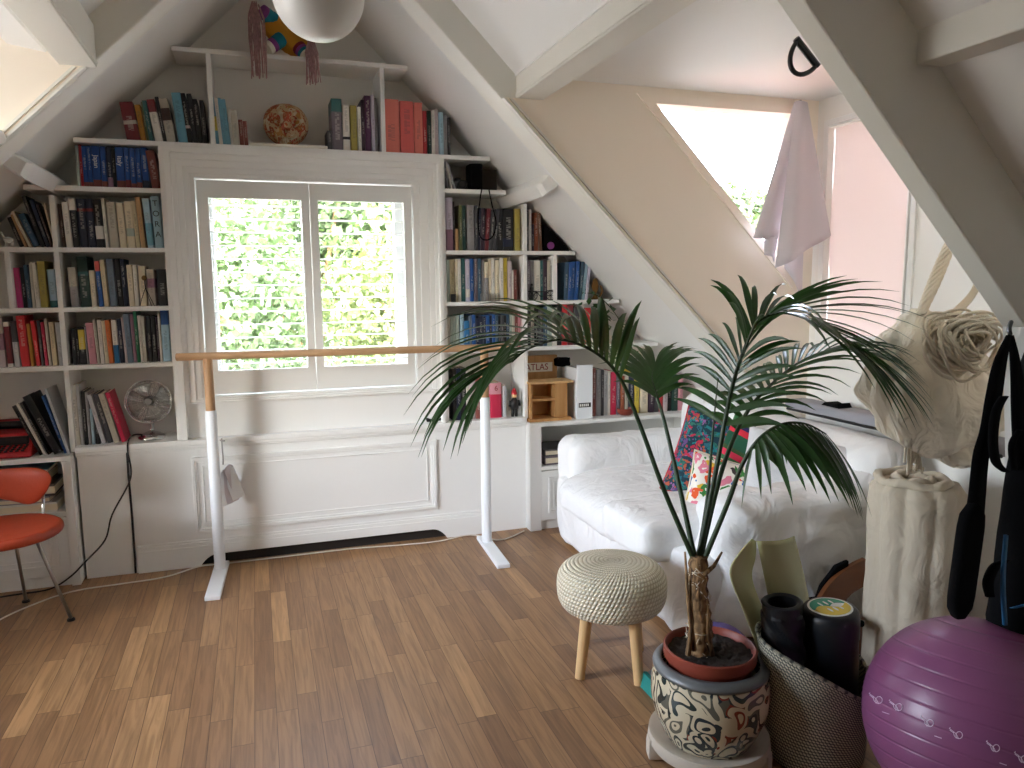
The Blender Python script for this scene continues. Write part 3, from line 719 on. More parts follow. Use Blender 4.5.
def BAY(ox,oy,s,zb,zs,phrase,group,books,Y=4.315,zmax=None,depth=.19,noun='book'):
    """books: (x0,x1,top,colour[,lean px[,band,lo,hi[,words]]]) in the zoomed crop whose origin is (ox,oy), scale s, shelf line at zb"""
    out=[]
    for i,b in enumerate(books):
        x0,x1,top,col=b[:4]; lean=b[4] if len(b)>4 else 0
        band=b[5] if len(b)>5 else None; br=(b[6],b[7]) if band else (2,2)
        words=b[8] if len(b)>8 else None
        py=oy+zb/s
        pa=at(ox+x0/s,py,Y); pb=at(ox+x1/s,py,Y)
        h=at(ox+(x0+x1)/2/s,oy+top/s,Y).z-pa.z
        h=max(.05,h+(pa.z-zs)*0)
        xa,xb=pa.x+.0006,pb.x-.0006
        ang=0.
        if lean:
            ang=atan2(lean/s*(pb.x-pa.x)/((x1-x0)/s), h); hh=h/cos(ang)- (abs(sin(ang))*(xb-xa)*.5)
            w=(xb-xa)*cos(ang)
        else: hh=h; w=xb-xa
        if zmax and zs+hh*cos(ang)+w*abs(sin(ang))>zmax: hh=(zmax-zs-w*abs(sin(ang)))/cos(ang)-.004
        z=zs+.0005
        if ang>0: z+= w*sin(ang)          # tipping to the right rests on its right-hand corner
        elif ang<0: z+=0
        cn=words or CN.get(col,col)
        if not words:
            pref='thick ' if (xb-xa)>.036 else ('thin ' if (xb-xa)<.013 else '')
            tl='tall ' if hh>.235 else ''
            cn=tl+pref+cn
            if band and band!=col: cn+=' and '+CN.get(band,band)
        lab=f"{cn} {noun}, {ORD[i]} from left {phrase}"
        lab=' '.join(lab.split()[:16]) if len(lab.split())>16 else lab
        rr=random.Random(hash((phrase,i)) if False else i*131+int(ox*7+oy*3+x0))
        t0=.18+rr.random()*.25; t1=t0+.3+rr.random()*.25
        d=min(depth,YG-.02-Y)*(.82+.18*rr.random())
        o=make_book(xa,xa+w,z,hh,col,Y+rr.random()*.012,d,ang,band,br,(t0,t1),label=lab,group=group)
        out.append(o)
    return out
n_=None
bA=BAY(110,60,5.69,440,2.229,'on top row by left slope','books on the top row, left end',[
 (92,170,220,'maroon',-30,'stone',.42,.52),(172,205,232,'ochre',-24),(206,220,215,'olive',-20),(221,247,207,'teal',-28),(255,300,200,'white',-36,'maroon',.7,1.0),(300,322,182,'black',-34),
 (322,374,190,'stone',-34,'dkbrown',.5,.78),(388,442,155,'ltblue',-26),(442,470,155,'black',-30,'pinkgrey',.3,.36),(472,500,155,'black',-26),(500,528,185,'black',-22),(528,553,190,'black',-10)],zmax=2.66)
bB=BAY(110,60,5.69,465,2.229,'left of the painted skull','books left of the skull',[
 (603,622,195,'ltblue',-16,'yellow',.3,.6),(622,642,195,'white',-18),(642,661,197,'ltblue',-18),(661,688,205,'ltblue',-20),(689,700,250,'white',-8),(700,738,266,'stone',-8),(738,764,315,'redbrown',-4),(764,788,322,'redbrown',-4)],zmax=2.66)
bC=BAY(290,60,5.69,510,2.229,'right of the painted skull','books right of the skull',[
 (215,244,400,'darkgrey'),(244,305,216,'greypurple',0,'teal',.75,1.0),(306,346,250,'white',0,'black',.25,.31),(350,388,250,'olivey'),(390,411,256,'white'),(412,431,215,'darkpurple'),(432,468,190,'purple'),(470,488,184,'lavender'),(489,503,200,'grey')],zmax=2.66)
bD=BAY(290,60,5.69,520,2.229,'on top row by right slope','books on the top row, right end',[
 (533,628,216,'salmon'),(632,709,222,'coral'),(712,760,226,'salmon'),(761,785,270,'red'),(786,808,270,'dkgreen'),(809,828,265,'white'),(829,850,255,'pinkgrey'),(852,878,275,'paleblue'),(879,900,290,'grey'),(900,917,302,'black')],zmax=2.66)
bE=BAY(0,120,4.267,275,1.997,'on the guidebook shelf','guidebooks left of the window',[
 (331,342,100,'palegreen'),(343,356,95,'red'),(356,378,92,'guideblue',0,'redbrown',0,.12),(378,397,92,'guideblue',0,'redbrown',0,.12),(398,434,90,'guideblue',0,'redbrown',0,.18,'blue guidebook titled Japan'),(435,458,92,'guideblue',0,'redbrown',0,.15),(459,482,95,'navy',0,'mauve',0,.25),
 (482,497,100,'black'),(498,535,92,'guideblue',0,'redbrown',0,.18,'blue guidebook titled Italy'),(536,558,95,'guideblue',0,'maroon',0,.2),(559,582,98,'guideblue',0,'redbrown',0,.12),(583,606,98,'guideblue',0,'redbrown',0,.15),(607,636,100,'guideblue',0,'navy',0,.2),(648,686,112,'redbrown',-20)],zmax=2.2)  # the black entry stands in for the dark gap between two guidebooks
bF=BAY(55,180,6,395,1.70,'on shelf below the guidebooks','books on the shelf below the guidebooks',[
 (40,62,132,'dkbrown',-8),(66,106,122,'white',-10),(108,148,100,'black',-10,'white',.76,1.0),(150,200,100,'navy',-8,'maroon',.74,.8),(202,248,100,'navy',-8,'maroon',.74,.8),(250,298,104,'black',-10,'white',.18,.45),(302,321,95,'white',-10),(330,384,120,'stone',-8),(390,431,125,'cream',-10),
 (435,484,115,'cream',-8,'palegreen',.25,.42),(487,512,112,'beige',-14),(514,546,88,'tan',-18),(556,597,98,'paleblue',-18,'ltblue',.05,.5),(602,652,85,'paleblue',-12,None)],zmax=1.97)
bG=BAY(55,180,6,745,1.405,'on shelf with wire figure','books on the shelf with the wire figure',[
 (96,146,505,'stone',-8,'grey',0,.52),(152,216,440,'dkgreen',-8,'teal',.62,.7),(218,252,525,'cream',-4),(262,290,470,'blue',-10,'coral',.78,1.0),(294,322,462,'beige',-10),(328,372,456,'greyblue',-8),(376,412,456,'black',-8),(413,440,460,'navy',-8),(445,478,495,'cream',-4),(479,503,498,'white'),(510,552,503,'cream'),(560,606,524,'stone',-2,'mauve',.5,.75),(620,678,524,'black',-2)],zmax=1.67)
bH=BAY(60,300,5.117,315,1.115,'on shelf above the fan','books on the shelf above the fan',[
 (66,86,128,'black'),(87,101,128,'black'),(102,136,120,'black',-2,'yellow',.4,.92),(137,146,122,'grey',-2),(148,188,102,'pink',-6),(189,205,85,'stone',-10),(207,228,88,'white',-4),(229,249,95,'cream',-6),(250,275,92,'orange',-8),(277,304,92,'white',-4,'midblue',0,.42),(306,330,88,'navy',-4),(332,346,80,'pinkgrey',-8),(347,376,62,'greyblue',-10),(377,393,66,'mauve',-6),(394,411,52,'green',-6),(412,428,75,'white',-4),(429,447,80,'stone',-4),(452,475,80,'black'),(476,499,80,'black'),(500,513,85,'darkpurple'),(513,525,65,'white'),(526,566,52,'paleblue',0,'blue',.72,1.0)],zmax=1.385)
bI=BAY(60,300,5.117,745,.70,'on the ledge beside the fan','files on the ledge beside the fan',[
 (72,104,435,'white',-2),(106,124,430,'silver',-4),(126,145,468,'black'),(146,162,475,'grey'),(164,180,560,'paleblue'),(182,206,600,'black'),(214,238,490,'silver',-58),(244,272,488,'darkgrey',-60),(276,308,488,'stone',-62),(316,340,486,'crimson',-68)],zmax=1.09)
bJ=BAY(0,180,6,390,1.70,'leaning under the left slope','leaning books under the left slope',[
 (112,140,210,'black',-62),(144,160,195,'tan',-70),(168,190,176,'cream',-92),(196,240,190,'steel',-80),(246,272,84,'black',-96),(276,300,108,'navy',-80),(302,318,135,'dkbrown',-70),(320,334,122,'cream',-48)],zmax=None)
bK=BAY(0,180,6,745,1.405,'in left-end bay above red spines','books in the left end bay',[
 (64,80,515,'black'),(80,96,505,'pinkgrey'),(98,135,502,'magenta',-6),(137,162,500,'black',-4),(165,189,485,'steel',-8),(191,211,470,'stone'),(213,240,475,'white',-8),(243,290,465,'olivey',-4),(297,345,515,'paleblue',-4,'teal',0,.18),(346,357,520,'mauve')],zmax=1.67)
bL=BAY(0,300,8,515,1.115,'in left bay with red spines','books in the left bay with red spines',[
 (-52,-10,120,'stone',-4),(-8,48,112,'pinkgrey',-4,'mauve',.35,.68),(60,105,150,'white',-10,'maroon',.08,.9),(115,160,150,'silver',-8,'darkgrey',.55,1.0),(170,240,105,'brightred',-14),(246,271,172,'ochre',-10),(284,320,150,'brightred',-20),(326,352,150,'darkgrey',-10),(356,383,165,'crimson',-12),(388,413,135,'stone',-12),(420,461,165,'beige',-6),(470,515,170,'silver',-6)],zmax=1.385)
bM=BAY(0,360,4.8,435,.70-.03,'beside the red typewriter','binders beside the typewriter',[
 (186,203,190,'black',-112,None),(206,222,180,'white',-112),(224,238,178,'black',-114),(258,300,145,'black',-130,None),(304,318,152,'blue',-86),(320,334,120,'silver',-84)],zmax=1.09,noun='binder',Y=4.27,depth=.24)
bO=BAY(435,185,8,515,1.697,'on the shelf behind the camera strap','books behind the camera strap',[
 (98,150,90,'lavender',0,'mauve',0,.4),(152,166,120,'darkpurple'),(167,192,342,'tan'),(200,224,150,'olive'),(225,250,152,'dkgreen'),(260,322,150,'grey'),(326,345,152,'darkgrey'),(346,366,170,'navy',12),(368,398,172,'darkpurple',14),(400,430,175,'maroon',24),(432,462,185,'darkgrey',30),(464,490,188,'darkgrey',34),(500,546,178,'black'),(550,634,176,'black',0,'navy',.1,.3),(641,685,176,'olivey')],zmax=2.01)
bP=BAY(435,185,8,515,1.697,'in small bay above wire bicycle','books above the wire bicycle',[
 (734,756,185,'darkgrey'),(757,779,180,'white'),(780,800,300,'darkpurple'),(801,832,205,'terra'),(834,862,212,'brown',-14)],zmax=2.0)
bQ=BAY(435,245,8,440,1.402,'on pale row right of window','books on the pale row right of the window',[
 (100,124,105,'palegreen'),(125,166,100,'beige'),(168,189,96,'cream'),(190,213,97,'white'),(215,248,90,'teal'),(250,286,100,'lavender',0,'white',.1,.3),(287,316,95,'blue'),(320,346,98,'greypurple'),(347,377,95,'steel'),(380,400,110,'grey'),(402,432,125,'cream',0,'grey',.0,.6),(433,455,100,'cream'),(456,481,95,'white'),(485,516,110,'cream'),(520,551,95,'white'),(553,584,95,'yellow'),(588,619,120,'pinkgrey'),(620,633,190,'white'),(635,662,190,'redbrown')],zmax=1.67)
bR=BAY(435,245,8,435,1.402,'behind the wire bicycle','books behind the wire bicycle',[
 (736,770,112,'greypurple'),(771,797,112,'grey'),(800,849,112,'white'),(850,871,114,'teal'),(872,904,106,'darkpurple'),(905,927,115,'stone'),(929,944,155,'grey'),(945,960,156,'grey')],zmax=1.67)
bS=BAY(510,190,6.4,700,1.402,'in slope bay of blue volumes','blue volumes under the right slope',[
 (347,372,458,'steel',6),(373,393,458,'blue',8),(394,415,455,'blue',8),(416,438,452,'blue',14),(440,462,455,'steel',22),(464,482,452,'paleblue',24),(484,500,470,'lavender',22)],zmax=None)
bT=BAY(435,245,8,760,1.125,'on dark blue row beside window','books on the dark blue row',[
 (104,128,495,'stone'),(129,148,496,'palegreen'),(149,170,494,'palegreen'),(171,198,492,'palegreen'),(205,234,488,'paleblue'),(236,279,535,'midblue'),(280,298,500,'greyblue'),(300,330,490,'blue'),(331,356,520,'navy'),(357,388,500,'navy'),(389,412,505,'navy'),(413,440,500,'blue'),(441,462,498,'navy'),(463,488,492,'blue'),(489,512,498,'steel'),(513,532,505,'black'),(533,552,500,'darkgrey'),(553,576,502,'black'),(577,600,495,'steel'),(604,622,492,'palegreen'),(623,644,490,'stone'),(645,666,488,'redbrown'),(667,690,490,'pink')],zmax=1.377)
bU=BAY(500,290,5.9,335,1.125,'in bay behind palm frond','books behind the palm frond',[
 (165,186,100,'darkgrey'),(188,206,105,'stone'),(210,232,96,'black'),(234,258,110,'darkgrey'),(262,282,104,'steel'),(284,312,98,'palegreen'),(315,340,112,'white'),(345,368,95,'black'),(372,402,95,'brightred'),(404,436,100,'maroon'),(440,470,108,'darkgrey'),(474,500,96,'white'),(506,540,120,'brightred'),(545,572,130,'white'),(575,600,140,'brightred')],zmax=1.377)
bV=BAY(420,340,7.31,585,.70,'on ledge behind barre post','books behind the barre post',[
 (243,272,205,'black'),(274,303,205,'navy'),(305,345,208,'black'),(346,366,212,'white'),(368,410,270,'pinkgrey'),(412,452,270,'redbrown'),(520,602,330,'crimson',0,'pink',.68,1.0,'numbered pink and crimson'),(610,638,355,'silver')],zmax=1.10)
bW=BAY(500,290,5.9,742,.67,'on counter beyond the white file','books right of the white magazine file',[
 (548,569,460,'redbrown'),(571,598,468,'grey'),(599,616,470,'darkgrey'),(617,640,478,'silver'),(641,655,485,'white'),(657,690,488,'crimson'),(692,712,510,'greypurple'),(714,736,515,'terra'),(738,760,505,'stone'),(762,792,505,'navy'),(795,824,492,'yellow'),(830,876,488,'cream'),(880,912,510,'darkpurple'),(914,940,515,'darkgrey'),(942,962,520,'red'),(964,990,510,'pinkgrey'),(992,1016,520,'black'),(1018,1050,530,'dkgreen'),(1052,1080,540,'pink')],zmax=None,Y=4.30)
# titles that can be read on the spines
def spine(o,txt,size,col,zf=.6,vertical=True,sx=1):
    w=o.dimensions.x if o.dimensions.x>0 else .03
    me=o.data; xs=[v.co.x for v in me.vertices]; zs=[v.co.z for v in me.vertices]
    return text_part('title',txt,size,M[col],o,(max(xs)/2,-.0012,max(zs)*zf),(pi/2,pi/2,0) if vertical else (pi/2,0,0),sx=sx)
for q in (bE[4],bE[8],bF[13],bV[6]): q['title_range']=[2.,2.,0.]
spine(bE[4],'Japan',.030,'inkwhite',.62); spine(bE[8],'Italy',.030,'inkwhite',.66)
for i,ch in enumerate('TORA'): 
    spine(bF[13],ch,.040,'ink',.86-.2*i,False)
spine(bV[6],'6',.045,'inkred',.85,False)
# ================================================================== BALLET BARRE
PL=V((-.245,4.150,0)); PR=V((1.205,4.07,0))
t=thing('ballet_barre','freestanding ballet barre with oak rail and white metal feet','ballet barre',(PL+PR)/2)
d=(PR-PL).normalized(); nrm=V((-d.y,d.x,0))
zt=1.150
e0=PL-d*.150+V((0,0,zt)); e1=PR+d*.16+V((0,0,zt))
o=MB().tube([e0,e0+d*.004,e1-d*.004,e1],[.014,.0195,.0195,.014],24).build('rail',M['oak'],smooth=50); wc(o,t)
for P in (PL,PR):
    wc(MB().tube([P+V((0,0,.868)),P+V((0,0,zt-.012))],.0235,20).build('upper_post',M['oakv'],smooth=50),t)
    wc(MB().tube([P+V((0,0,.02)),P+V((0,0,.866)),P+V((0,0,.870))],[.0285,.0285,.026],24).build('lower_post',M['metalwhite'],smooth=50),t)
    a=P-nrm*.385; b=P+nrm*.11; h=.036
    m=MB(); vs=[a-d*h,a+d*h,b+d*h,b-d*h]; m.add([v+V((0,0,.001)) for v in vs]+[v+V((0,0,.024)) for v in vs],[(3,2,1,0),(4,5,6,7),(0,1,5,4),(1,2,6,5),(2,3,7,6),(3,0,4,7)])
    wc(m.build('foot',M['metalwhite'],bevel=.004),t)
# tag bundle hanging on the ledge behind the left post
t=thing('hanging_tags','bundle of grey paper tags and keys hanging from the white ledge','tags',(-.20,4.24,.60))
m=MB(); m.tube(smoothpath([(-.205,4.25,.70),(-.205,4.235,.66),(-.203,4.238,.60),(-.205,4.24,.56)]),.004,6); m.tube([(-.215,4.27,.69),(-.205,4.235,.69),(-.19,4.24,.688)],.005,6)
wc(m.build('chain',M['steel'],smooth=True),t)
for i,(dx,dz,ry) in enumerate(((.012,0,.30),(.004,-.012,.18),(-.004,-.02,.08),(.016,.008,.42))):
    m=MB(); m.prism([(-.034,-.19),(.034,-.19),(.034,-.02),(.015,.0),(-.015,.0),(-.034,-.02)],-.001,.001)
    o=m.build('tag',M['greycloth'] if i%2 else M['metalwhite']); o.parent=t; o.location=(dx,-.012-.004*i,-.05+dz); o.rotation_euler=(0,-ry,.3+.2*i)
# ================================================================== WHITE CABLE ON THE FLOOR
pts=[at_z(x,y,.006) for x,y in ((-20,630),(20,610),(70,592),(120,584),(165,577),(200,561),(222,557),(260,559),(300,550),(350,541),(400,545),(440,541),(470,534),(500,540),(524,531))]
for p in pts:
    p.y=min(p.y,4.262) 
o=MB().tube(smoothpath(pts,6),.0038,6).build('floor_cable',M['cordwhite'],smooth=True,loc=pts[6]); tag(o,'thin white cable snaking across the oak floor below the radiator cover','cable')
# ================================================================== FAN
t=thing('desk_fan','round chrome desk fan standing on the ledge left of the window','fan',(-.555,4.42,.70))
FC=V((-.560,4.37,.902)); R=.112
tilt=Matrix.Rotation(radians(-8),3,'X')
def fp(p): return FC+tilt@V(p)
m=MB()
for rr,y in ((R,-.0),(R,-.014),(R*.98,.03)): m.tube([fp((rr*cos(2*pi*i/40),y,rr*sin(2*pi*i/40))) for i in range(41)],.0035 if y>-.01 else .003,6,cap=False)
for i in range(30):
    q=2*pi*i/30; m.tube([fp((.028*cos(q),-.038,.028*sin(q))),fp((.08*cos(q),-.034,.08*sin(q))),fp((R*cos(q),-.012,R*sin(q)))],.0011,4)
    m.tube([fp((.03*cos(q),.05,.03*sin(q))),fp((.08*cos(q),.046,.08*sin(q))),fp((R*cos(q),.02,R*sin(q)))],.0011,4)
for rr in (.05,.078): m.tube([fp((rr*cos(2*pi*i/32),-.036+.0,rr*sin(2*pi*i/32))) for i in range(33)],.0012,4,cap=False)
wc(m.build('cage',M['chrome'],smooth=True),t)
m=MB(); m.lathe([(0,-.048),(.013,-.047),(.018,-.042),(.018,-.034)],(0,0,0),24); 
hub=m; vs=[fp((p[0],p[2],p[1])) for p in hub.v]; hub.v=[tuple(v) for v in vs]; wc(hub.build('badge_hub',M['steel'],smooth=40),t)
for k in range(4):
    m=MB()
    def bl(u,v,k=k):
        a=radians(90*k+20)+ (u-.5)*1.25*(.55+.45*v); r=.022+v*.078
        return fp((r*cos(a),-.004+.02*(u-.5)*1.2,r*sin(a)))
    m.grid(bl,8,8); wc(m.build('blade',M['steel'],smooth=True,solid=.0012),t)
m=MB(); m.tube([fp((0,.02,0)),fp((0,.05,0)),fp((0,.12,0)),fp((0,.135,0))],[.03,.042,.04,.02],20); wc(m.build('motor_housing',M['chrome'],smooth=40),t)
m=MB(); m.tube([FC+V((0,.075,-.02)),FC+V((0,.065,-.15)),V((-.560,4.42,.735))],[.011,.009,.013],14); wc(m.build('neck',M['chrome'],smooth=True),t)
m=MB(); m.lathe([(0,.04),(.02,.038),(.045,.028),(.062,.016),(.068,.008),(.068,.0005),(0,.0005)],(-.560,4.40,.70),36); wc(m.build('foot',M['chrome'],smooth=50),t)
cp=[V((-.60,4.39,.722)),V((-.635,4.34,.735)),V((-.655,4.27,.72)),V((-.66,4.255,.66))]+[at(x,y,Y) for x,y,Y in ((131,470,4.25),(128,485,4.24),(112,515,4.2),(105,540,4.18),(85,562,4.16),(70,577,4.15))]+[at_z(x,y,.007) for x,y in ((50,589),(20,594),(-20,600))]
wc(MB().tube(smoothpath(cp,6),.0042,7).build('power_cord',M['black'],smooth=True),t)
# ================================================================== ORANGE CHAIR
SC_=V((-1.105,3.735,.452))
t=thing('retro_chair','orange-red leather chair with thin metal legs at the left edge','chair',(SC_.x,SC_.y,0))
m=MB()
def dish(u,v):
    q=2*pi*u; r=.225*min(1,v/.72) if v<.72 else .225
    if v<.72: k=v/.72; return SC_+V((r*cos(q),r*sin(q)*.95,.012*k*k+.004))
    k=(v-.72)/.28; a=pi/2-k*pi
    return SC_+V(((.225+.02*cos(a))*cos(q),(.225+.02*cos(a))*sin(q)*.95,-.006+.022*sin(a)))
m.grid(dish,40,24); m.grid(lambda u,v:SC_+V((.226*v*cos(2*pi*u),.226*v*sin(2*pi*u)*.95,-.027)),40,6)
wc(m.build('seat',M['leather'],smooth=True,merge=True),t)
out=[at(x,y,3.93) for x,y in ((-60,476),(-30,472),(0,469),(30,467),(46,469),(52,474),(52,482),(46,493),(38,501),(28,504),(12,501),(-10,497),(-35,496),(-60,497))]
ocx=sum(p.x for p in out)/len(out); ocz=sum(p.z for p in out)/len(out)
loop=[]
for k in range(len(out)):
    p0,p1,p2,p3=out[k-1],out[k],out[(k+1)%len(out)],out[(k+2)%len(out)]
    for q in range(4):
        f=q/4; loop.append(.5*((2*p1)+(p2-p0)*f+(2*p0-5*p1+4*p2-p3)*f*f+(3*p1-p0-3*p2+p3)*f**3))
def backf(u,v):
    i=int(u*len(loop))%len(loop); p=loop[i]; a=v*pi     # v sweeps front centre -> rim -> back centre
    r=sin(a)**.55 if 0<a<pi else 0
    x=ocx+(p.x-ocx)*r; z=ocz+(p.z-ocz)*r
    return V((x,3.93-.020*cos(a)-.9*(x-ocx)**2*(1 if x>ocx else 1),z))
m=MB(); m.grid(backf,len(loop),20); wc(m.build('backrest',M['leather'],smooth=True,merge=True),t)
m=MB(); m.tube(smoothpath([(-.985,3.955,.57),(-.985,3.965,.52),(-.99,3.93,.45),(-1.02,3.84,.425)]),.0075,10); m.tube(smoothpath([(-1.24,3.955,.57),(-1.24,3.965,.52),(-1.22,3.90,.44),(-1.18,3.82,.425)]),.0075,10); wc(m.build('back_stem',M['chrome'],smooth=True),t)
for (ax,ay,bx,by) in ((-.965,3.70,-.866,3.755),(-1.22,3.62,-1.36,3.50),(-1.2,3.86,-1.30,4.05),(-1.10,3.90,-1.12,4.06)):
    l=wc(MB().tube([(ax,ay,.425),(bx,by,.012)],.0075,12).build('leg',M['steel'],smooth=True),t)
    f=MB().lathe([(0,.012),(.012,.012),(.017,.008),(.017,.0005),(0,.0005)],(bx,by,0),16).build('glide',M['black'],smooth=40); f.parent=l
# ================================================================== SMALL THINGS ON THE SHELVES
# typewriter
t=thing('typewriter','red portable typewriter on the low cabinet at the left edge','typewriter',(-1.17,4.35,.67))
m=MB(); m.prism([(4.235,.672),(4.235,.70),(4.27,.725),(4.30,.785),(4.50,.80),(4.50,.672)],-1.36,-1.085,'x'); wc(m.build('body',M['red'],bevel=.012),t)
m=MB()
for r in range(4):
    for c_ in range(10): m.lathe([(0,.008),(.008,.007),(.008,0),(0,0)],(-1.34+c_*.024+r*.005,4.242+r*.011,.705+r*.007),8)
wc(m.build('keys',M['black'],smooth=40),t)
wc(MB().box(-1.34,-1.10,4.262,4.290,.735,.775).build('type_basket',M['black'],bevel=.006),t)
wc(MB().tube([(-1.38,4.40,.815),(-1.065,4.40,.815)],.019,16).build('platen',M['black'],smooth=50),t)
wc(MB().box(-1.36,-1.085,4.43,4.445,.80,.84).build('paper_rest',M['red'],bevel=.003),t)
# niche papers
for i,(x0,x1,z,h,c,lab) in enumerate(((-1.32,-1.03,.60,.010,'teal','bright blue flat folder lying in the niche behind the orange chair'),)):
    pass
def flat(name,lab,cat,x0,x1,y0,y1,z,h,col,rz=0,group=None):
    m=MB(); m.box(-(x1-x0)/2,(x1-x0)/2,-(y1-y0)/2,(y1-y0)/2,.0005,h); m.box(-(x1-x0)/2+.004,(x1-x0)/2+.002,-(y1-y0)/2-.001,(y1-y0)/2-.004,h*.2+.0005,h*.8,1)
    o=m.build(name,[M['book'],M['pages']]); o.location=((x0+x1)/2,(y0+y1)/2,z); o.rotation_euler=(0,0,rz); o.color=lin(col); o['band']=list(lin(col)[:3]); o['band_range']=[2.,2.,0.]; o['title_range']=[2.,2.,0.]; o['ink']=[0.,0.,0.]
    return tag(o,lab,cat,group)
zq=.3905
for h,c,x0,x1,lab in ((.05,'white',-1.30,-.99,'white folder lying lowest in the niche behind the orange chair'),(.03,'grey',-1.34,-1.02,'grey folder second from the bottom in the niche'),(.06,'darkgrey',-1.33,-1.0,'dark grey box file in the middle of the niche pile'),(.06,'brown',-1.35,-1.03,'brown box lying under the blue folder in the niche'),(.016,'ltblue',-1.31,-1.02,'bright blue folder on top of the pile in the niche')):
    flat('folder',lab,'folder',x0,x1,4.225,4.45,zq,h,c,rz=random.uniform(-.05,.05),group='folders in the left niche'); zq+=h+.0006
zq=.4005
for h,c,lab in ((.055,'greypurple','folded grey blanket box low in the niche behind the sofa'),(.04,'darkgrey','dark flat box on top in the niche behind the sofa')):
    flat('storage_box',lab,'box',1.63,1.95,4.23,4.47,zq,h,c); zq+=h+.0006
# wire figure with round head, toy on shelf G
P=at(144,278,4.30); G0=1.405
t=thing('wire_figure','small figure with round brown head and wire legs before white books','figurine',(P.x,4.303,G0))
wc(MB().ball((P.x,4.303,P.z),(.013,.012,.013)).build('head',M['bronze'],smooth=True),t)
m=MB(); m.tube([(P.x+.001,4.303,P.z),(P.x+.003,4.303,P.z-.055)],.0028,6)
for dx in (-.028,.026,.04): m.tube([(P.x+.003,4.303,P.z-.05),(P.x+dx*.6,4.300,G0+.04),(P.x+dx,4.298,G0+.001)],.0018,6)
wc(m.build('wire_body',M['black'],smooth=True),t)
# white animal ornament far left
P=at(8,238,4.30)
o=MB(); o.ball((0,0,.035),(.022,.008,.012),12,8); 
for dx in (-.014,-.006,.008,.016): o.tube([(dx,0,.03),(dx,0,.0)],.0025,6)
o.tube([(-.016,0,.04),(-.026,0,.068),(-.034,0,.066)],.004,6)
q=o.build('animal_ornament',M['label'],smooth=True); q.location=(P.x,4.305,1.7005); tag(q,'tiny white animal ornament beside leaning books under left slope','ornament')
# painted skull on a white board
bx=at(250,146,4.31); bX=at(327,146,4.31)
o=MB().box(-(bX.x-bx.x)/2,(bX.x-bx.x)/2,-.12,.08,0,.013).build('board',M['paper'],bevel=.001); o.location=((bx.x+bX.x)/2,4.40,2.2295); tag(o,'flat cream board under the painted skull on the top row','board')
SKC=V((.205,4.41,2.365))
def skf(u,v):
    q=2*pi*u; th=pi*v; x=cos(q)*sin(th); y=sin(q)*sin(th); z=-cos(th)
    w=.118*(1 if z>-.1 else 1-.10*(-z-.1)/.9); w*=(1-.0*z); rx=w
    p=V((x*rx,y*.115,(abs(z)**.85*(1 if z>0 else -1))*(.108 if z>0 else .112)))
    if y<0:
        for sx in (-1,1):
            d=sqrt((x-sx*.36)**2+(z-.02)**2)
            if d<.27: p.y+=.05*(1-(d/.27)**2)
        d=sqrt((x/.5)**2+((z+.33))**2)
        if d<.16: p.y+=.03*(1-(d/.16)**2)
        if z<-.5: p.y-=.018*(1-abs(x))+.004*sin(x*40)
        if -.35<z<-.05 and abs(x)>.4: p.y-=.012
    return SKC+p
t=thing('painted_skull','orange and white floral painted skull above the window','skull',(SKC.x,SKC.y,2.24))
wc(MB().grid(skf,48,36).build('skull_head',M['skull'],smooth=True,merge=True),t)
m=MB()
for i in range(9):
    x=-.044+.011*i; m.soft((SKC.x+x,SKC.y-.118+.25*x*x*10,2.262+.006),(.0048,.005,.011),.003,3)
    m.soft((SKC.x+x,SKC.y-.112+.25*x*x*10,2.242+.010),(.0048,.005,.009),.003,3)
wc(m.build('teeth',M['skull'],smooth=True),t)
# plush toy with tassels on the topmost shelf
t=thing('tasselled_toy','colourful felt toy animal with pink wool tassels on the topmost shelf','toy',(.22,4.40,2.693))
A0=V((.17,4.39,2.86)); 
m=MB(); m.tube(smoothpath([(.145,4.40,2.885),(.19,4.39,2.835),(.245,4.385,2.79),(.31,4.385,2.745)]),[.05]*2+[.062]*16+[.058]*6+[.05], 18); wc(m.build('body',M['yarnyellow'],smooth=True),t)
def limb(name,p0,p1,r,cols):
    p0,p1=V(p0),V(p1); k=len(cols)
    for i,c_ in enumerate(cols):
        a=p0.lerp(p1,i/k); b=p0.lerp(p1,(i+1.02)/k)
        yield MB().tube([a,a.lerp(b,.5),b],[r*(1-.04*i),r*(1.03-.04*i),r*(.97-.04*i)],16).build(name,M[c_],smooth=60)
for p0,p1,cols in (((.165,4.37,2.885),(.105,4.33,2.915),('yarnteal','yarnteal','yarnpurple')),((.20,4.35,2.79),(.125,4.32,2.725),('yarnteal','yarnteal','yarnpurple','paper')),((.285,4.35,2.755),(.325,4.32,2.705),('yarnred','yarnpurple','yarnteal','paper'))):
    for o in limb('limb_band',p0,p1,.038,cols): wc(o,t)
rt=random.Random(3)
for c0,z0,z1,nn in ((V((.075,4.29,0)),2.945,2.56,44),(V((.345,4.285,0)),2.80,2.55,40)):
    m=MB()
    for i in range(nn):
        a=rt.random()*2*pi; r=.006+.040*rt.random(); x=c0.x+r*cos(a); y=c0.y+r*sin(a)*.7-.015; zb=z1+rt.random()**2*.12; zt=z0-rt.random()*.06
        m.tube([(c0.x+.4*(x-c0.x),y+.01,zt),(x,y-.005,zt-.07),(x*1.0+rt.uniform(-.004,.004),y-.008,(zt+zb)/2),(x+rt.uniform(-.012,.012),y-.008,zb)],.0027,5)
    wc(m.build('tassel',M['tassel'],smooth=True),t)
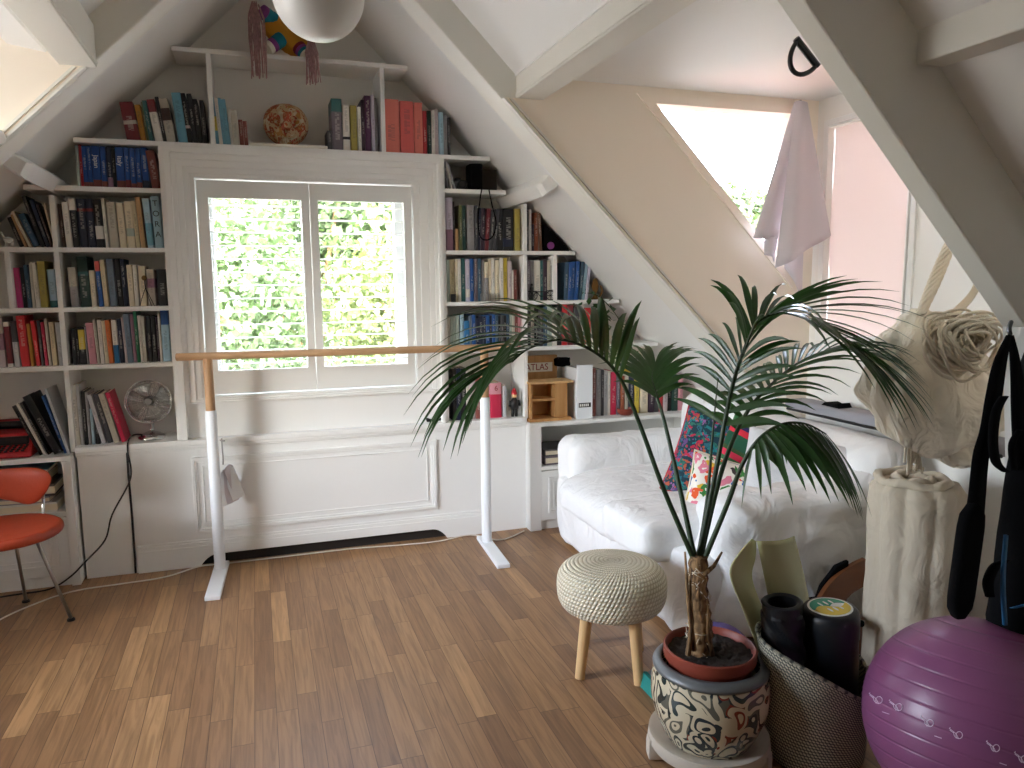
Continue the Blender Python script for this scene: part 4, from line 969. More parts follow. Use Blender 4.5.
# camera bag, strap, leaning papers on bay N
for i,(x0,x1,tp,c,ln) in enumerate(((136,142,125,'darkgrey',-4),(143,160,118,'white',-18),(162,186,125,'silver',-38))):
    pass
bN=BAY(420,140,5.12,258,2.043,'beside the black camera bag','booklets beside the camera bag',[(136,146,116,'darkgrey',-8),(160,170,118,'white',-28),(178,188,126,'silver',-36)],zmax=2.2,noun='booklet')
t=thing('camera_bag','black upright box bag with dangling strap on the short right shelf','bag',(1.25,4.38,2.043))
m=MB(); m.soft((1.245,4.37,2.119),(.036,.06,.075),.008,4); wc(m.build('case',M['blackcloth'],smooth=True),t)
m=MB(); pts=[at(x,y,4.275) for x,y in ((482,188),(480,200),(478,220),(480,236),(486,240),(493,236),(496,222),(492,205),(489,190))]; m.tube(smoothpath(pts),.004,6,flat=.5); wc(m.build('strap',M['blackcloth'],smooth=True),t)
t=thing('camera','black camera lying left of the upright box bag','camera',(1.15,4.36,2.043))
m=MB(); m.soft((1.15,4.37,2.073),(.05,.035,.028),.012,5); wc(m.build('body',M['black'],smooth=True),t)
m=MB(); m.tube([(1.16,4.345,2.07),(1.16,4.31,2.07),(1.16,4.305,2.07)],[.024,.024,.02],18); wc(m.build('lens',M['black'],smooth=50),t)
wc(MB().soft((1.145,4.37,2.106),(.016,.018,.009),.006,4).build('viewfinder',M['black'],smooth=True),t)
o=MB().soft((0,0,0),(.055,.06,.065),.01,4).build('storage_box',M['shadeandbox'],smooth=True); o.location=(1.335,4.43,2.109); tag(o,'dark box tucked under the right slope behind the camera bag','box')
# black wedge bag with purple disc (bay P)
t=thing('document_wallet','black wedge-shaped wallet with purple disc under the right roof slope','wallet',(1.73,4.4,1.697))
a=at(544,232,4.315);b=at(562,249,4.315)
m=MB(); m.prism([(1.655,1.698),(1.665,1.86),(1.685,1.85),(1.83,1.712),(1.835,1.698)],4.33,4.44); wc(m.build('wallet_body',M['blackcloth'],bevel=.006),t)
P=at(551,245.5,4.32); m=MB(); m.tube([(P.x,4.322,P.z),(P.x,4.331,P.z)],.022,20); wc(m.build('disc',M['yarnpurple'],smooth=40),t)
# small things in bay Q / R / S
P=at(453.5,297,4.297); o=MB().box(-.013,.013,-.012,.012,0,.045).build('small_block',M['black'],bevel=.002); o.location=(P.x,4.302,1.4025); tag(o,'small black block before the pale books right of window','ornament')
t=thing('letter_rack','small silver wire letter rack before the pale books','rack',(at(489,297,4.297).x,4.30,1.4025))
m=MB(); xa=at(481,297,4.297).x; xb=at(497,297,4.297).x
for k in range(6):
    x=xa+(xb-xa)*k/5; m.tube([(x,4.30,1.404),(x,4.30,1.445),(x+.006,4.30,1.452),(x+.012,4.30,1.445),(x+.012,4.30,1.404)],.0022,6)
m.tube([(xa,4.30,1.405),(xb+.01,4.30,1.405)],.0025,6); wc(m.build('wire_frame',M['steel'],smooth=True),t)
xa=at(529,297,4.297).x; xb=at(555,297,4.297).x
t=thing('wire_bicycle','small black wire bicycle ornament before grey and white books','ornament',((xa+xb)/2,4.30,1.4025))
m=MB(); R=.027
for x in (xa+R,xb-R):
    c_=V((x,4.30,1.403+R+.002)); m.tube([c_+V((R*cos(2*pi*i/24),0,R*sin(2*pi*i/24))) for i in range(25)],.0028,6,cap=False)
    for k in range(4): q=pi*k/4; m.tube([c_+V((R*cos(q),0,R*sin(q))),c_-V((R*cos(q),0,R*sin(q)))],.0012,4)
wc(m.build('wheel',M['black'],smooth=True),t)
m=MB(); z0=1.432; m.tube([(xa+R,4.30,z0),(xa+.05,4.30,1.455),(xb-.05,4.30,1.455),(xb-R,4.30,z0),((xa+xb)/2-.01,4.30,1.428),(xa+.05,4.30,1.455)],.003,6); m.tube([(xa-.005,4.30,1.458),(xa+.05,4.30,1.458)],.004,6); m.tube([(xb-.06,4.30,1.46),(xb,4.30,1.465)],.003,6)
wc(m.build('frame',M['black'],smooth=True),t)
fig=at(532.5,287,4.30); t=thing('rider_figure','tiny black standing figure above the wire bicycle','figurine',(fig.x,4.312,1.4025))
m=MB(); m.tube([(fig.x,4.312,1.403),(fig.x,4.312,1.44),(fig.x,4.312,1.475),(fig.x,4.312,1.49)],[.011,.008,.009,.004],10); m.ball((fig.x,4.312,1.497),.008,10,8); wc(m.build('figure_body',M['black'],smooth=True),t)
P=at(597,299,4.31); t=thing('gold_ornament','small gold leaf-shaped ornament wedged under the right slope','ornament',(P.x,4.34,1.4025))
m=MB(); m.lathe([(0,0),(.03,.002),(.02,.012),(.008,.03),(.02,.06),(.026,.085),(.016,.12),(0,.135)],(P.x,4.34,1.403),14,sy=.4); 
wc(m.build('leaf_body',M['bronze'],smooth=True),t)
m=MB(); m.tube(smoothpath([(P.x+.02,4.34,1.405),(P.x+.045,4.335,1.45),(P.x+.035,4.335,1.49)]),.006,6); wc(m.build('curl',M['bronze'],smooth=True),t)
# toy soldier on ledge V
P=at(515,418,4.31); t=thing('toy_soldier','small dark toy figure with red hat beside the crimson book','figurine',(P.x,4.32,.70))
m=MB(); 
for dx in (-.012,.012): m.tube([(P.x+dx,4.32,.7015),(P.x+dx*.9,4.32,.755)],[.010,.011],10)
m.tube([(P.x,4.32,.75),(P.x,4.32,.79),(P.x,4.32,.815)],[.024,.027,.012],14)
for sd in (-1,1): m.tube([(P.x+sd*.026,4.32,.80),(P.x+sd*.034,4.315,.765)],.007,8)
wc(m.build('body',M['black'],smooth=True),t)
wc(MB().ball((P.x,4.32,.83),.016,14,10).build('head',M['pine'],smooth=True),t)
m=MB(); m.lathe([(.017,0),(.017,.01),(.010,.03),(0,.04)],(P.x,4.32,.838),14); wc(m.build('hat',M['red'],smooth=True),t)
# black binder clip on ledge near the palm frond
P=at(434,417,4.32); o=MB(); o.prism([(-.045,0),(.045,.004),(.05,.022),(.02,.016),(-.02,.016),(-.04,.024),(-.05,.02)],-.02,.02); q=o.build('bow_clip',M['black'],bevel=.003); q.location=(P.x,4.33,.7035); tag(q,'small black bow-shaped clip lying on the window ledge','clip')
# Atlas, organiser, magazine file
a=at(527.5,372,4.36); b=at(563,372,4.36)
t=thing('atlas_book','large brown atlas with a white title label standing behind the organiser','book',((a.x+b.x)/2,4.44,.67))
m=MB(); m.box(1.552,b.x,4.455,4.49,.671,1.055); o=wc(m.build('cover',M['ply'],bevel=.003),t)
m=MB(); m.box(1.556,b.x-.035,4.452,4.456,.952,1.010); wc(m.build('title_label',M['paper']),t)
o=text_part('title','ATLAS',.058,M['inkred'],None,(0,0,0),(0,0,0))
o.scale=(.92,1,1); o.location=((1.556+b.x-.035)/2,4.4505,.981); o.rotation_euler=(pi/2,0,0); wc(o,t)
t=thing('desk_organiser','wooden desk organiser with open pigeonholes on the right counter','organiser',(1.66,4.34,.67))
xa,xb=at(530,410,4.27).x,at(567,410,4.27).x; xm=at(555.5,410,4.27).x
m=MB(); yb_=4.40; y0=4.262
m.box(xa-.012,xb+.02,y0-.02,yb_,.671,.689); m.box(xa,xa+.014,y0,yb_,.689,.90); m.box(xb-.014,xb,y0,yb_,.689,.90); m.box(xm-.007,xm+.007,y0,yb_,.689,.90)
m.box(xa,xb,yb_-.012,yb_,.689,.90); m.box(xa,xm,y0,yb_,.795,.808); m.box(xm,xb,y0+.001,y0+.014,.689,.90)
wc(m.build('carcass',M['ply'],bevel=.002),t); wc(MB().box(xa-.012,xb+.035,y0-.015,yb_,.90,.914).build('top',M['pine'],bevel=.003),t)
q=MB(); q.soft((0,0,0),(.05,.03,.028),.012,5,fn=lambda p,n:n*.006*noise.noise(p*60)); o=q.build('dark_pouch',M['blackcloth'],smooth=True); o.location=(1.83,4.45,1.01); tag(o,'small black pouch on top behind the white magazine file','pouch')
xa,xb=at(577,410,4.25).x,at(592.5,410,4.25).x
t=thing('magazine_file','tall white magazine file with a black label on the right counter','magazine file',((xa+xb)/2,4.36,.67))
h=at(585,365,4.25).z
m=MB(); m.box(xa,xb,4.25,4.258,.671,h); m.box(xa,xa+.003,4.258,4.50,.671,h-.02); m.box(xb-.003,xb,4.258,4.50,.671,h-.02); m.box(xa,xb,4.258,4.5,.671,.675); m.box(xa+.005,xb-.005,4.27,4.48,.68,h-.03); wc(m.build('file_body',M['metalwhite'],bevel=.001),t)
lz=at(585,405,4.25).z; o=wc(MB().box(xa+.012,xb-.012,4.2485,4.251,lz-.014,lz+.014).build('label_strip',M['ink']),t)
m=MB()
for k in range(5): m.box(xa+.018+k*.013,xa+.026+k*.013,4.2478,4.2487,lz-.008,lz+.008)
wc(m.build('label_print',M['label']),t)
# glass jar holding paper on counter
P=at(628,412,4.24); t=thing('small_bowl','pinkish glass bowl on the counter before the books','bowl',(P.x,4.255,.67))
m=MB(); m.lathe([(0,.002),(.035,.002),(.055,.02),(.06,.045),(.057,.045),(.05,.022),(0,.008)],(P.x,4.272,.671),28,sy=.8); wc(m.build('bowl_body',M['terracotta'],smooth=50),t)
# pothos trailing on the slope bay
t=thing('trailing_plant','green trailing plant on the shelf where the right roof slope starts','plant',(2.1,4.38,1.402))
m=MB(); rp=random.Random(11)
for i in range(60):
    s=rp.random(); p=V((1.86+.42*s+rp.uniform(-.04,.04),4.30+rp.uniform(-.05,.08),1.42-.42*s*s+rp.uniform(-.06,.07)+(.03 if s<.3 else 0)))
    if p.x>roof_x(p.z)-.03: p.x=roof_x(p.z)-.03-rp.random()*.05
    L=rp.uniform(.04,.07); w_=L*.28; d_=V((rp.uniform(-1,1),rp.uniform(-1,.1),rp.uniform(-1,.3))).normalized(); s_=d_.cross(V((0,0,1))).normalized()
    m.add([p,p+d_*L*.5+s_*w_,p+d_*L,p+d_*L*.5-s_*w_],[(0,1,2,3)])
wc(m.build('foliage',M['palm'],kind if False else None) if False else m.build('foliage',M['palm']),t)
m=MB(); m.tube(smoothpath([(1.86,4.36,1.43),(1.98,4.31,1.44),(2.08,4.28,1.36),(2.18,4.27,1.22),(2.24,4.27,1.08)]),.003,6); wc(m.build('stem',M['stalk'],smooth=True),t)
m=MB(); m.lathe([(0,.001),(.035,.001),(.045,.05),(.041,.05),(0,.045)],(1.92,4.40,1.402),20); wc(m.build('pot',M['terracotta'],smooth=50),t)
# globe lamp
LC=V((.201,2.2,2.278)); t=thing('globe_pendant','large white opal globe pendant hanging from the roof ridge','lamp',(LC.x,LC.y,LC.z))
wc(MB().ball(LC,.122,48,32).build('globe',M['glassglobe'],smooth=True),t)
m=MB(); m.lathe([(.03,0),(.03,.05),(.02,.06),(0,.06)],LC+V((0,0,.125)),20); wc(m.build('collar',M['chrome'],smooth=50),t)
wc(MB().tube([LC+V((0,0,.18)),V((LC.x,LC.y,3.22))],.004,8).build('cord',M['cordwhite'],smooth=True),t)
# chrome spotlight on left slope
P=V((-.865,3.30,2.035)); t=thing('wall_spotlight','small chrome spotlight fixed under the left rafter','spotlight',(P.x,P.y,P.z))
o=MB(); o.tube([P+V((-.02,.0,-.015)),P+V((.0,-.03,.0)),P+V((.012,-.05,.008))],[.022,.032,.034],18); wc(o.build('lamp_head',M['chrome'],smooth=50),t)
o=MB(); o.tube([P+V((-.02,0,-.01)),P+V((-.035,.03,.03)),P+V((-.02,.06,.065))],.008,8); wc(o.build('bracket',M['chrome'],smooth=True),t)
# dark ring hook under the near rafter
a=at(797,40,1.68); b=at(817,66,1.68); t=thing('ring_handle','dark grey D-shaped ring fixed under the near rafter','ring',a)
m=MB(); c_=(a+b)/2; ax=(b-a)*.5; dn=V((-.6,-.1,-.8)).normalized(); L=ax.length
nv=V((-ax.z,0,ax.x)).normalized(); nv=nv if nv.z<0 else -nv
arc=[c_+ax*cos(pi-pi*i/16)*.95+nv*(sin(pi*i/16)*.062) for i in range(17)]; m.tube(arc,.0062,8); wc(m.build('ring_loop',M['greyboard'] if False else M['rubber'],smooth=True),t)
wc(MB().tube([a-ax*.1,b+ax*.05],.009,8).build('fixing_plate',M['rubber']),t)
# ================================================================== SOFA
def wr(amp,sc,seed=0):
    def f(p,n):
        q=V((p.x,p.y*1.2,p.z*.8))*sc+V((seed,seed*.7,0))
        return n*(amp*(noise.noise(q)+.5*noise.noise(q*2.3)))
    return f
t=thing('sofa','two-seat sofa under a loose white slipcover against the right wall','sofa',(2.15,3.25,0))
m=MB(); m.soft((2.163,3.25,.215),(.56,.76,.195),.05,22,wr(.020,5,1)); wc(m.build('skirt_cover',M['slip'],smooth=True,merge=True),t)
def arm(c,h,r,seed,slopey):
    def f(p,n):
        k=wr(.016,5.5,seed)(p,n)
        return k
    return MB().soft(c,h,r,20,f)
wc(arm((2.14,3.96,.33),(.50,.14,.30),.085,3,0).build('far_arm',M['slip'],smooth=True,merge=True),t)
def nearf(p,n):
    k=wr(.02,5,5)(p,n)+n*(.011*sin(p.x*16+p.z*30+4*noise.noise(p*4)))*(1 if abs(p.y)>.05 else .4)
    if p.z>0: k=k+V((0,0,.10*max(0,p.x/.5)*(p.z/.3)))
    return k
wc(MB().soft((2.18,2.58,.335),(.48,.145,.30),.10,22,nearf).build('near_arm',M['slip'],smooth=True,merge=True),t)
def backf2(p,n):
    k=wr(.016,4.5,8)(p,n)
    if p.z>0: k=k+V((.012*(p.z/.3)**2,0,.035*max(0,(p.y-.2)/.5)))
    return k
wc(MB().soft((2.555,3.25,.56),(.135,.80,.255),.11,24,backf2).build('backrest',M['slip'],smooth=True,merge=True),t)
def cushf(seed,droop=0):
    def f(p,n):
        k=wr(.010,6,seed)(p,n)
        if p.z>0: k=k+V((0,0,.02*(1-(p.x/.5)**2)))
        if p.x<-.2 and droop: k=k+V((0,0,-droop*((-p.x-.2)/.3)**2))
        return k
    return f
wc(MB().soft((2.02,3.47,.385),(.485,.36,.072),.055,20,cushf(11,.06)).build('seat_cushion',M['slip'],smooth=True,merge=True),t)
wc(MB().soft((1.975,2.90,.415),(.50,.215,.085),.045,20,cushf(12,.0)).build('seat_cushion',M['slip'],smooth=True,merge=True),t)
for x,y in ((1.66,3.95),(1.68,2.56),(2.60,3.95),(2.6,2.56)):
    wc(MB().tube([(x-.012,y,.026),(x+.012,y,.026)],.025,16).build('caster',M['black'],smooth=50),t)
# cushions
def pillow(name,lab,cat,c,size,thick,rot,m_,n=16,edge=None):
    t=thing(name,lab,cat,c); t.rotation_euler=rot
    def fn(sg):
        def g(u,v):
            a=2*u-1;b=2*v-1
            e=max(0,(1-a**4)*(1-b**4))**.42
            pin=1-.06*(1-abs(a))*abs(b)-.0
            x=a*size[0]/2*(1-.07*(1-b*b)*abs(a)**3*0-.06*(1-abs(b))**1*0) ; z=b*size[1]/2
            x*=1-.06*(1-b*b)*1*abs(a); z*=1-.06*(1-a*a)*abs(b)
            return V((x,sg*(thick/2*e+.001)+.006*noise.noise(V((a*2,b*2,sg*3.)))*e,z))
        return g
    mb=MB(); mb.grid(fn(-1),n*2,n*2); mb.grid(fn(1),n*2,n*2)
    o=mb.build('cover',m_,smooth=True,merge=True); o.parent=t
    if edge:
        pts=[fn(-1)(i/30,0) for i in range(31)]+[fn(-1)(1,i/30) for i in range(1,31)]+[fn(-1)(1-i/30,1) for i in range(1,31)]+[fn(-1)(0,1-i/30) for i in range(1,31)]
        o=MB().tube(pts,.005,6,cap=False).build('piping',edge,smooth=True); o.parent=t
    return t
pillow('floral_cushion','dark teal cushion embroidered with flowers leaning on the sofa back','cushion',at(716,461,3.12),(.42,.44),.13,(radians(-14),radians(16),radians(-40)),M['floral'],edge=M['red'])
pillow('striped_cushion','red, green and blue striped cushion beside the dark floral one','cushion',at(750,456,3.00),(.31,.29),.11,(radians(-12),radians(24),radians(-48)),M['stripe'])
pillow('animal_cushion','white cushion embroidered with colourful animals on the sofa seat','cushion',at(736,506,2.83),(.47,.40),.14,(radians(-24),radians(14),radians(-30)),M['animals'],edge=M['creamcushion'])
pillow('grey_cushion','plain pale grey cushion lying against the near sofa arm','cushion',at(796,478,2.74),(.50,.40),.18,(radians(-34),radians(10),radians(-42)),M['greypillow'])
# grey padded board on the sofa back
a=at_x(775,400,2.68); b=at_x(990,452,2.60); 
t=thing('folded_board','long grey padded board lying along the top of the sofa back','board',(2.66,2.75,.86))
m=MB(); m.soft((2.645,2.63,.875),(.065,.615,.028),.02,16,wr(.004,9,2)); wc(m.build('padded_cover',M['greyboard'],smooth=True,merge=True),t)
m=MB(); m.tube([(2.585,2.02,.855),(2.582,2.7,.852),(2.586,3.22,.852)],.007,8); wc(m.build('edge_piping',M['black'],smooth=True),t)
m=MB(); P=at_x(832,409,2.62); m.prism([(P.y-.07,0),(P.y+.06,0),(P.y+.03,.022),(P.y-.02,.012),(P.y-.05,.026)],2.60,2.68,'x'); 
m.v=[(x,y,z+.898) for x,y,z in m.v]; wc(m.build('strap_end',M['blackcloth']),t)

# ================================================================== STOOL
SX,SY=1.275,2.585
t=thing('crochet_stool','low stool with cream crocheted seat on round wooden legs','stool',(SX,SY,0))
prof=[(0,.425),(.06,.427),(.12,.423),(.165,.412),(.195,.393),(.212,.365),(.216,.335),(.215,.30),(.209,.272),(.196,.250),(.172,.240),(.05,.240),(0,.240)]
pp=[V((a,0,b)) for a,b in prof]; sp=[(p.x,p.z) for p in smoothpath(pp,3)]
wc(MB().lathe(sp,(SX,SY,0),64).build('seat_cover',M['crochet'],smooth=True),t)
for (x,y) in ((1.108,2.512),(1.300,2.395),(1.24,2.76),(1.43,2.64)):
    dx,dy=(x-SX),(y-SY); wc(MB().tube([(SX+dx*.80,SY+dy*.80,.245),(SX+dx,SY+dy,.001)],[.023,.019],18).build('leg',M['pine'],smooth=50),t)

# ================================================================== PALM, POT, PLANTER, TROLLEY
PX,PY=1.300,1.935
t=thing('plant_trolley','beige round plant trolley under the painted planter','plant trolley',(PX,PY,0))
wc(MB().lathe([(0,.072),(.145,.072),(.175,.088),(.187,.088),(.190,.06),(.182,.045),(0,.045)],(PX,PY,0),48).build('tray',M['beige'],smooth=40),t)
for k in range(5):
    q=2*pi*k/5-.9; c_=V((PX+.165*cos(q),PY+.165*sin(q),0)); m=MB(); m.soft((0,0,.04),(.032,.024,.036),.01,4,rot=None)
    o=m.build('caster_housing',M['beige'],smooth=True); o.parent=t; o.location=c_-V(t.location); o.rotation_euler=(0,0,q)
    m=MB(); m.tube([(.0,-.008,.019),(.0,.008,.019)],.0185,14); w_=m.build('caster_wheel',M['greyfoam'],smooth=50); w_.parent=o; w_.location=(.012,0,0)
t=thing('planter','round ceramic planter painted with red and dark green flowers','planter',(PX,PY,.073))
prof=[(0,.0735),(.13,.0735),(.134,.078),(.153,.115),(.174,.17),(.183,.225),(.180,.275),(.172,.305)]
sp=[(p.x,p.z) for p in smoothpath([V((a,0,b)) for a,b in prof[1:]],4)]
wc(MB().lathe([(0,.0735)]+sp+[(.176,.306)],(PX,PY,0),64).build('bowl',M['planter'],smooth=True),t)
wc(MB().lathe([(.172,.305),(.178,.309),(.179,.316),(.174,.323),(.162,.332),(.152,.334),(.150,.322),(.160,.316)],(PX,PY,0),64).build('rim_band',M['silverband'],smooth=True),t)
CR=V((1.245,PY-.005,.655))
t=thing('potted_palm','tall potted palm with arching dark green fronds in front of the sofa','palm',(PX,PY,.1))
m=MB(); m.lathe([(0,.12),(.110,.12),(.130,.335),(.141,.338),(.143,.346),(.143,.372),(.138,.375),(.132,.370),(.129,.345),(0,.345)],(PX-.003,PY,0),56); wc(m.build('inner_pot',M['terracotta'],smooth=45),t)
m=MB(); m.grid(lambda u,v:V((PX-.003+.130*v*cos(2*pi*u),PY+.130*v*sin(2*pi*u),.352+.012*noise.noise(V((v*9*cos(2*pi*u),v*9*sin(2*pi*u),2)))+.006*(1-v))),48,14); wc(m.build('soil',M['soil'],smooth=True,merge=True),t)
tb=V((PX-.035,PY+.01,.35))
pth=smoothpath([tb,tb.lerp(CR,.3)+V((.006,0,0)),tb.lerp(CR,.65)+V((-.004,0,0)),CR+V((0,0,.02))],10)
wc(MB().tube(pth,[.040-.013*(i/len(pth))+.003*sin(i*1.9) for i in range(len(pth))],20).build('trunk',M['trunk'],smooth=True),t)
m=MB(); rk=random.Random(5)
for k in range(70):
    q=rk.random()*2*pi; z=rk.random(); p=tb.lerp(CR,z); r=.040-.012*z
    a=p+V((cos(q)*r,sin(q)*r,0)); dq=rk.uniform(-1.2,1.2); b=tb.lerp(CR,min(1,z+rk.uniform(-.12,.12)))+V((cos(q+dq)*(r+.004),sin(q+dq)*(r+.004),0))
    mid=(a+b)/2; mid=tb.lerp(CR,z)+ (mid-tb.lerp(CR,z)).normalized()*(r+.003)
    m.tube([a,mid,b],.0013,4)
wc(m.build('trunk_fibres',M['rope'],smooth=True),t)
for (a,b,c_) in (((694,650),(688,600),(685,552)),((703,575),(714,566),(722,552)),((712,655),(708,630),(707,600)),((688,655),(692,620),(690,580))):
    m=MB(); m.tube([at(*a,PY-.03),at(*b,PY-.035),at(*c_,PY-.03)],[.009,.006,.003],8); wc(m.build('old_sheath',M['trunk'],smooth=True),t)

def leaflet(m,p,d,up,L,w,droop,twist=0,n=7):
    d=d.normalized(); s=d.cross(up); 
    if s.length<1e-3: s=V((1,0,0))
    s.normalize(); L_,R_,C_=[],[],[]
    q=V(p); dd=V(d)
    for i in range(n+1):
        f=i/n; ww=w*(.35+1.3*f if f<.35 else .805*(1-((f-.35)/.65)**1.6)+.02)
        nn=s.cross(dd).normalized()
        if nn.z<0: nn=-nn
        C_.append(q-nn*ww*.25); L_.append(q+s*ww+nn*ww*.12); R_.append(q-s*ww+nn*ww*.12)
        dd=(dd+V((0,0,-droop*(.4+1.2*f)/n))).normalized(); q=q+dd*(L/n)
        s2=(s-dd*s.dot(dd)); s=s2.normalized() if s2.length>1e-4 else s
    o=len(m.v); vs=[]
    for a,b,c_ in zip(L_,C_,R_): vs+=[a,b,c_]
    fs=[]
    for i in range(n): 
        k=i*3; fs+=[(k,k+1,k+4,k+3),(k+1,k+2,k+5,k+4)]
    m.add(vs,fs)
def frond(path,start,nl,Lmax,w,ang0=70,ang1=22,droop=.9,updir=None,lift=.35,seed=0,stem_r=.0085,sides=(1,-1),Lprof=None,bias=V((0,0,0)),dgain=(1.,1.)):
    """path: world points from the crown to the tip; leaflets grow in pairs from the fraction 'start' on"""
    rg=random.Random(seed)
    P=smoothpath(path,10); n=len(P)
    fr=thing_part=None
    m=MB(); m.tube(P,[stem_r*(1-.78*(i/(n-1))) for i in range(n)],10); stem=wc(m.build('stalk',M['stalk'],smooth=True),t)
    lf=MB(); 
    for k in range(nl):
        f=k/(nl-1); u=start+(1-start)*f; i=min(n-2,int(u*(n-1))); p=P[i].lerp(P[i+1],u*(n-1)-i)
        T=(P[i+1]-P[i]).normalized()
        up=updir if updir else V((0,0,1))
        S=T.cross(up); S=S.normalized() if S.length>1e-3 else V((1,0,0))
        Nn=S.cross(T).normalized()
        Lq=Lmax*((.55+.9*f if f<.5 else 1.0-.75*(f-.5)**1.2) if not Lprof else Lprof(f))
        al=radians(ang0+(ang1-ang0)*f)
        for sd in sides:
            d=T*cos(al)+S*sd*sin(al)+Nn*lift+bias+V((rg.uniform(-.06,.06),rg.uniform(-.06,.06),rg.uniform(-.04,.04)))
            leaflet(lf,p,d,Nn,Lq*rg.uniform(.9,1.06),w*(1-.35*f),droop*(dgain[0]+(dgain[1]-dgain[0])*f)*rg.uniform(.85,1.15))
    o=lf.build('leaflets',M['palm'],smooth=60); o.parent=stem
    return stem
c0=CR
# far-left frond
frond([c0+V((-.012,0,0)),at(664,490,1.97),at(640,425,2.03),at(620,378,2.06),at(596,353,2.06),at(562,340,2.03),at(530,348,1.99),at(512,362,1.96)],.43,21,.42,.0195,46,12,1.5,lift=.42,seed=1,Lprof=lambda f:.80+.42*f if f<.6 else 1.05-.35*(f-.6),dgain=(.45,1.15))
# short frond turned away over the counter
frond([c0+V((-.005,.01,0)),at(678,480,2.03),at(664,420,2.12),at(656,394,2.2),at(652,378,2.3),at(655,366,2.42)],.56,13,.29,.0155,58,14,1.0,lift=.6,seed=2)
# big upright frond arching to the right
frond([c0,at(716,470,1.97),at(731,392,1.98),at(745,348,1.97),at(758,322,1.93),at(785,313,1.84),at(822,326,1.74),at(850,344,1.67)],.22,36,.42,.0150,68,8,.75,lift=.06,seed=3,Lprof=lambda f:.62+.75*f if f<.5 else 1.0-.55*(f-.5),dgain=(.75,1.1))
# lower right-hand translucent frond
frond([c0+V((.008,.005,0)),at(722,470,2.0),at(746,414,2.06),at(772,384,2.1),at(800,362,2.12),at(830,350,2.10),at(856,352,2.06)],.28,22,.33,.0160,58,10,1.1,lift=.16,seed=4)
# drooping frond in front of the near sofa arm
frond([c0+V((.014,-.005,0)),at(727,505,1.88),at(742,465,1.84),at(760,438,1.80),at(783,424,1.77),at(806,424,1.74),at(826,434,1.71)],.44,20,.33,.0155,78,30,.9,lift=-.05,seed=5,bias=V((-.05,-.08,-.42)),Lprof=lambda f:.7+.5*f if f<.5 else .95-.4*(f-.5))
# unopened spear
m=MB(); P=smoothpath([c0+V((.004,.01,0)),at(707,500,1.99),at(713,430,2.02),at(718,378,2.04)],8); m.tube(P,[.008-.0068*(i/(len(P)-1)) for i in range(len(P))],8); wc(m.build('spear_leaf',M['stalk'],smooth=True),t)

# ================================================================== BASKET AND EXERCISE GEAR
BX,BY=1.635,1.84
t=thing('woven_basket','slouchy dark and cream woven basket between the planter and the purple ball','basket',(BX,BY,0))
def bask(u,v):
    q=2*pi*u; rx=.150+.035*v; ry=.125+.02*v
    qq=(q+pi)%(2*pi)-pi; hz=.35+.06*cos(q-2.6)-.065*math.exp(-((qq+1.05)/.75)**2)
    z=.004+v*hz; x=BX+rx*cos(q)-.02*v; y=BY+ry*sin(q)
    return V((x+.006*noise.noise(V((q,z*6,1))),y+.006*noise.noise(V((q,z*6,4))),z))
m=MB(); m.grid(bask,72,30); m.grid(lambda u,v:V((BX+.150*v*cos(2*pi*u),BY+.125*v*sin(2*pi*u),.004)),72,3)
wc(m.build('basket_body',M['basket'],smooth=True,solid=.006),t)
wc(MB().tube([bask(i/72,1.0)+V((0,0,.0)) for i in range(73)],.0055,8,cap=False).build('rim',M['basket'],smooth=True),t)
# ribbed hollow foam roller
P0=V((1.558,1.875,.015)); P1=at(782,602,1.875)
t=thing('ribbed_foam_roller','hollow black spiral-ribbed foam roller standing in the basket','foam roller',P0)
ax=(P1-P0); L=ax.length; Rm=ax.to_track_quat('Z','Y').to_matrix()
def roll(u,v):
    q=2*pi*u; r=.060+.006*max(-.3,min(1,2.5*sin(5*q+v*34)))*(1 if .06<v<.93 else 0)
    return P0+Rm@V((r*cos(q),r*sin(q),v*L))
m=MB(); m.grid(roll,60,70); 
def cap(u,v): q=2*pi*u; r=.063-.019*v; return P0+Rm@V((r*cos(q),r*sin(q),L+.006*sin(pi*v)))
m.grid(cap,60,6); m.grid(lambda u,v:P0+Rm@V((.044*cos(2*pi*u),.044*sin(2*pi*u),L-v*L)),60,2); m.grid(lambda u,v:P0+Rm@V((.055*v*cos(2*pi*u),.055*v*sin(2*pi*u),.001)),60,2)
wc(m.build('foam_body',M['rubber'],smooth=30,merge=True),t)
P0=V((1.690,1.83,.015)); P1=at(830,607,1.83)
t=thing('capped_foam_roller','smooth black canister with a green and yellow disc on top in the basket','foam roller',P0)
ax=(P1-P0); L=ax.length; Rm=ax.to_track_quat('Z','Y').to_matrix()
prof=[(0,0),(.080,0),(.083,.01),(.083,L*.80),(.086,L*.81),(.087,L-.03),(.085,L-.012),(.077,L-.002),(.068,L),(0,L)]
m=MB(); m.lathe(prof,P0,48,tilt=Rm); wc(m.build('canister_body',M['rubber'],smooth=40),t)
def disc(pts,m_,nm,z): 
    mb=MB(); n=len(pts); vs=[P0+Rm@V((x,y,L+z)) for x,y in pts]+[P0+Rm@V((x,y,L+z+.0008)) for x,y in pts]; mb.add(vs,[list(range(n))[::-1],list(range(n,2*n))]+[(i,(i+1)%n,(i+1)%n+n,i+n) for i in range(n)]); return mb.build(nm,m_)
d0=wc(disc([(.067*cos(2*pi*i/40),.067*sin(2*pi*i/40)) for i in range(40)],M['label'],'emblem_disc',.0002),t)
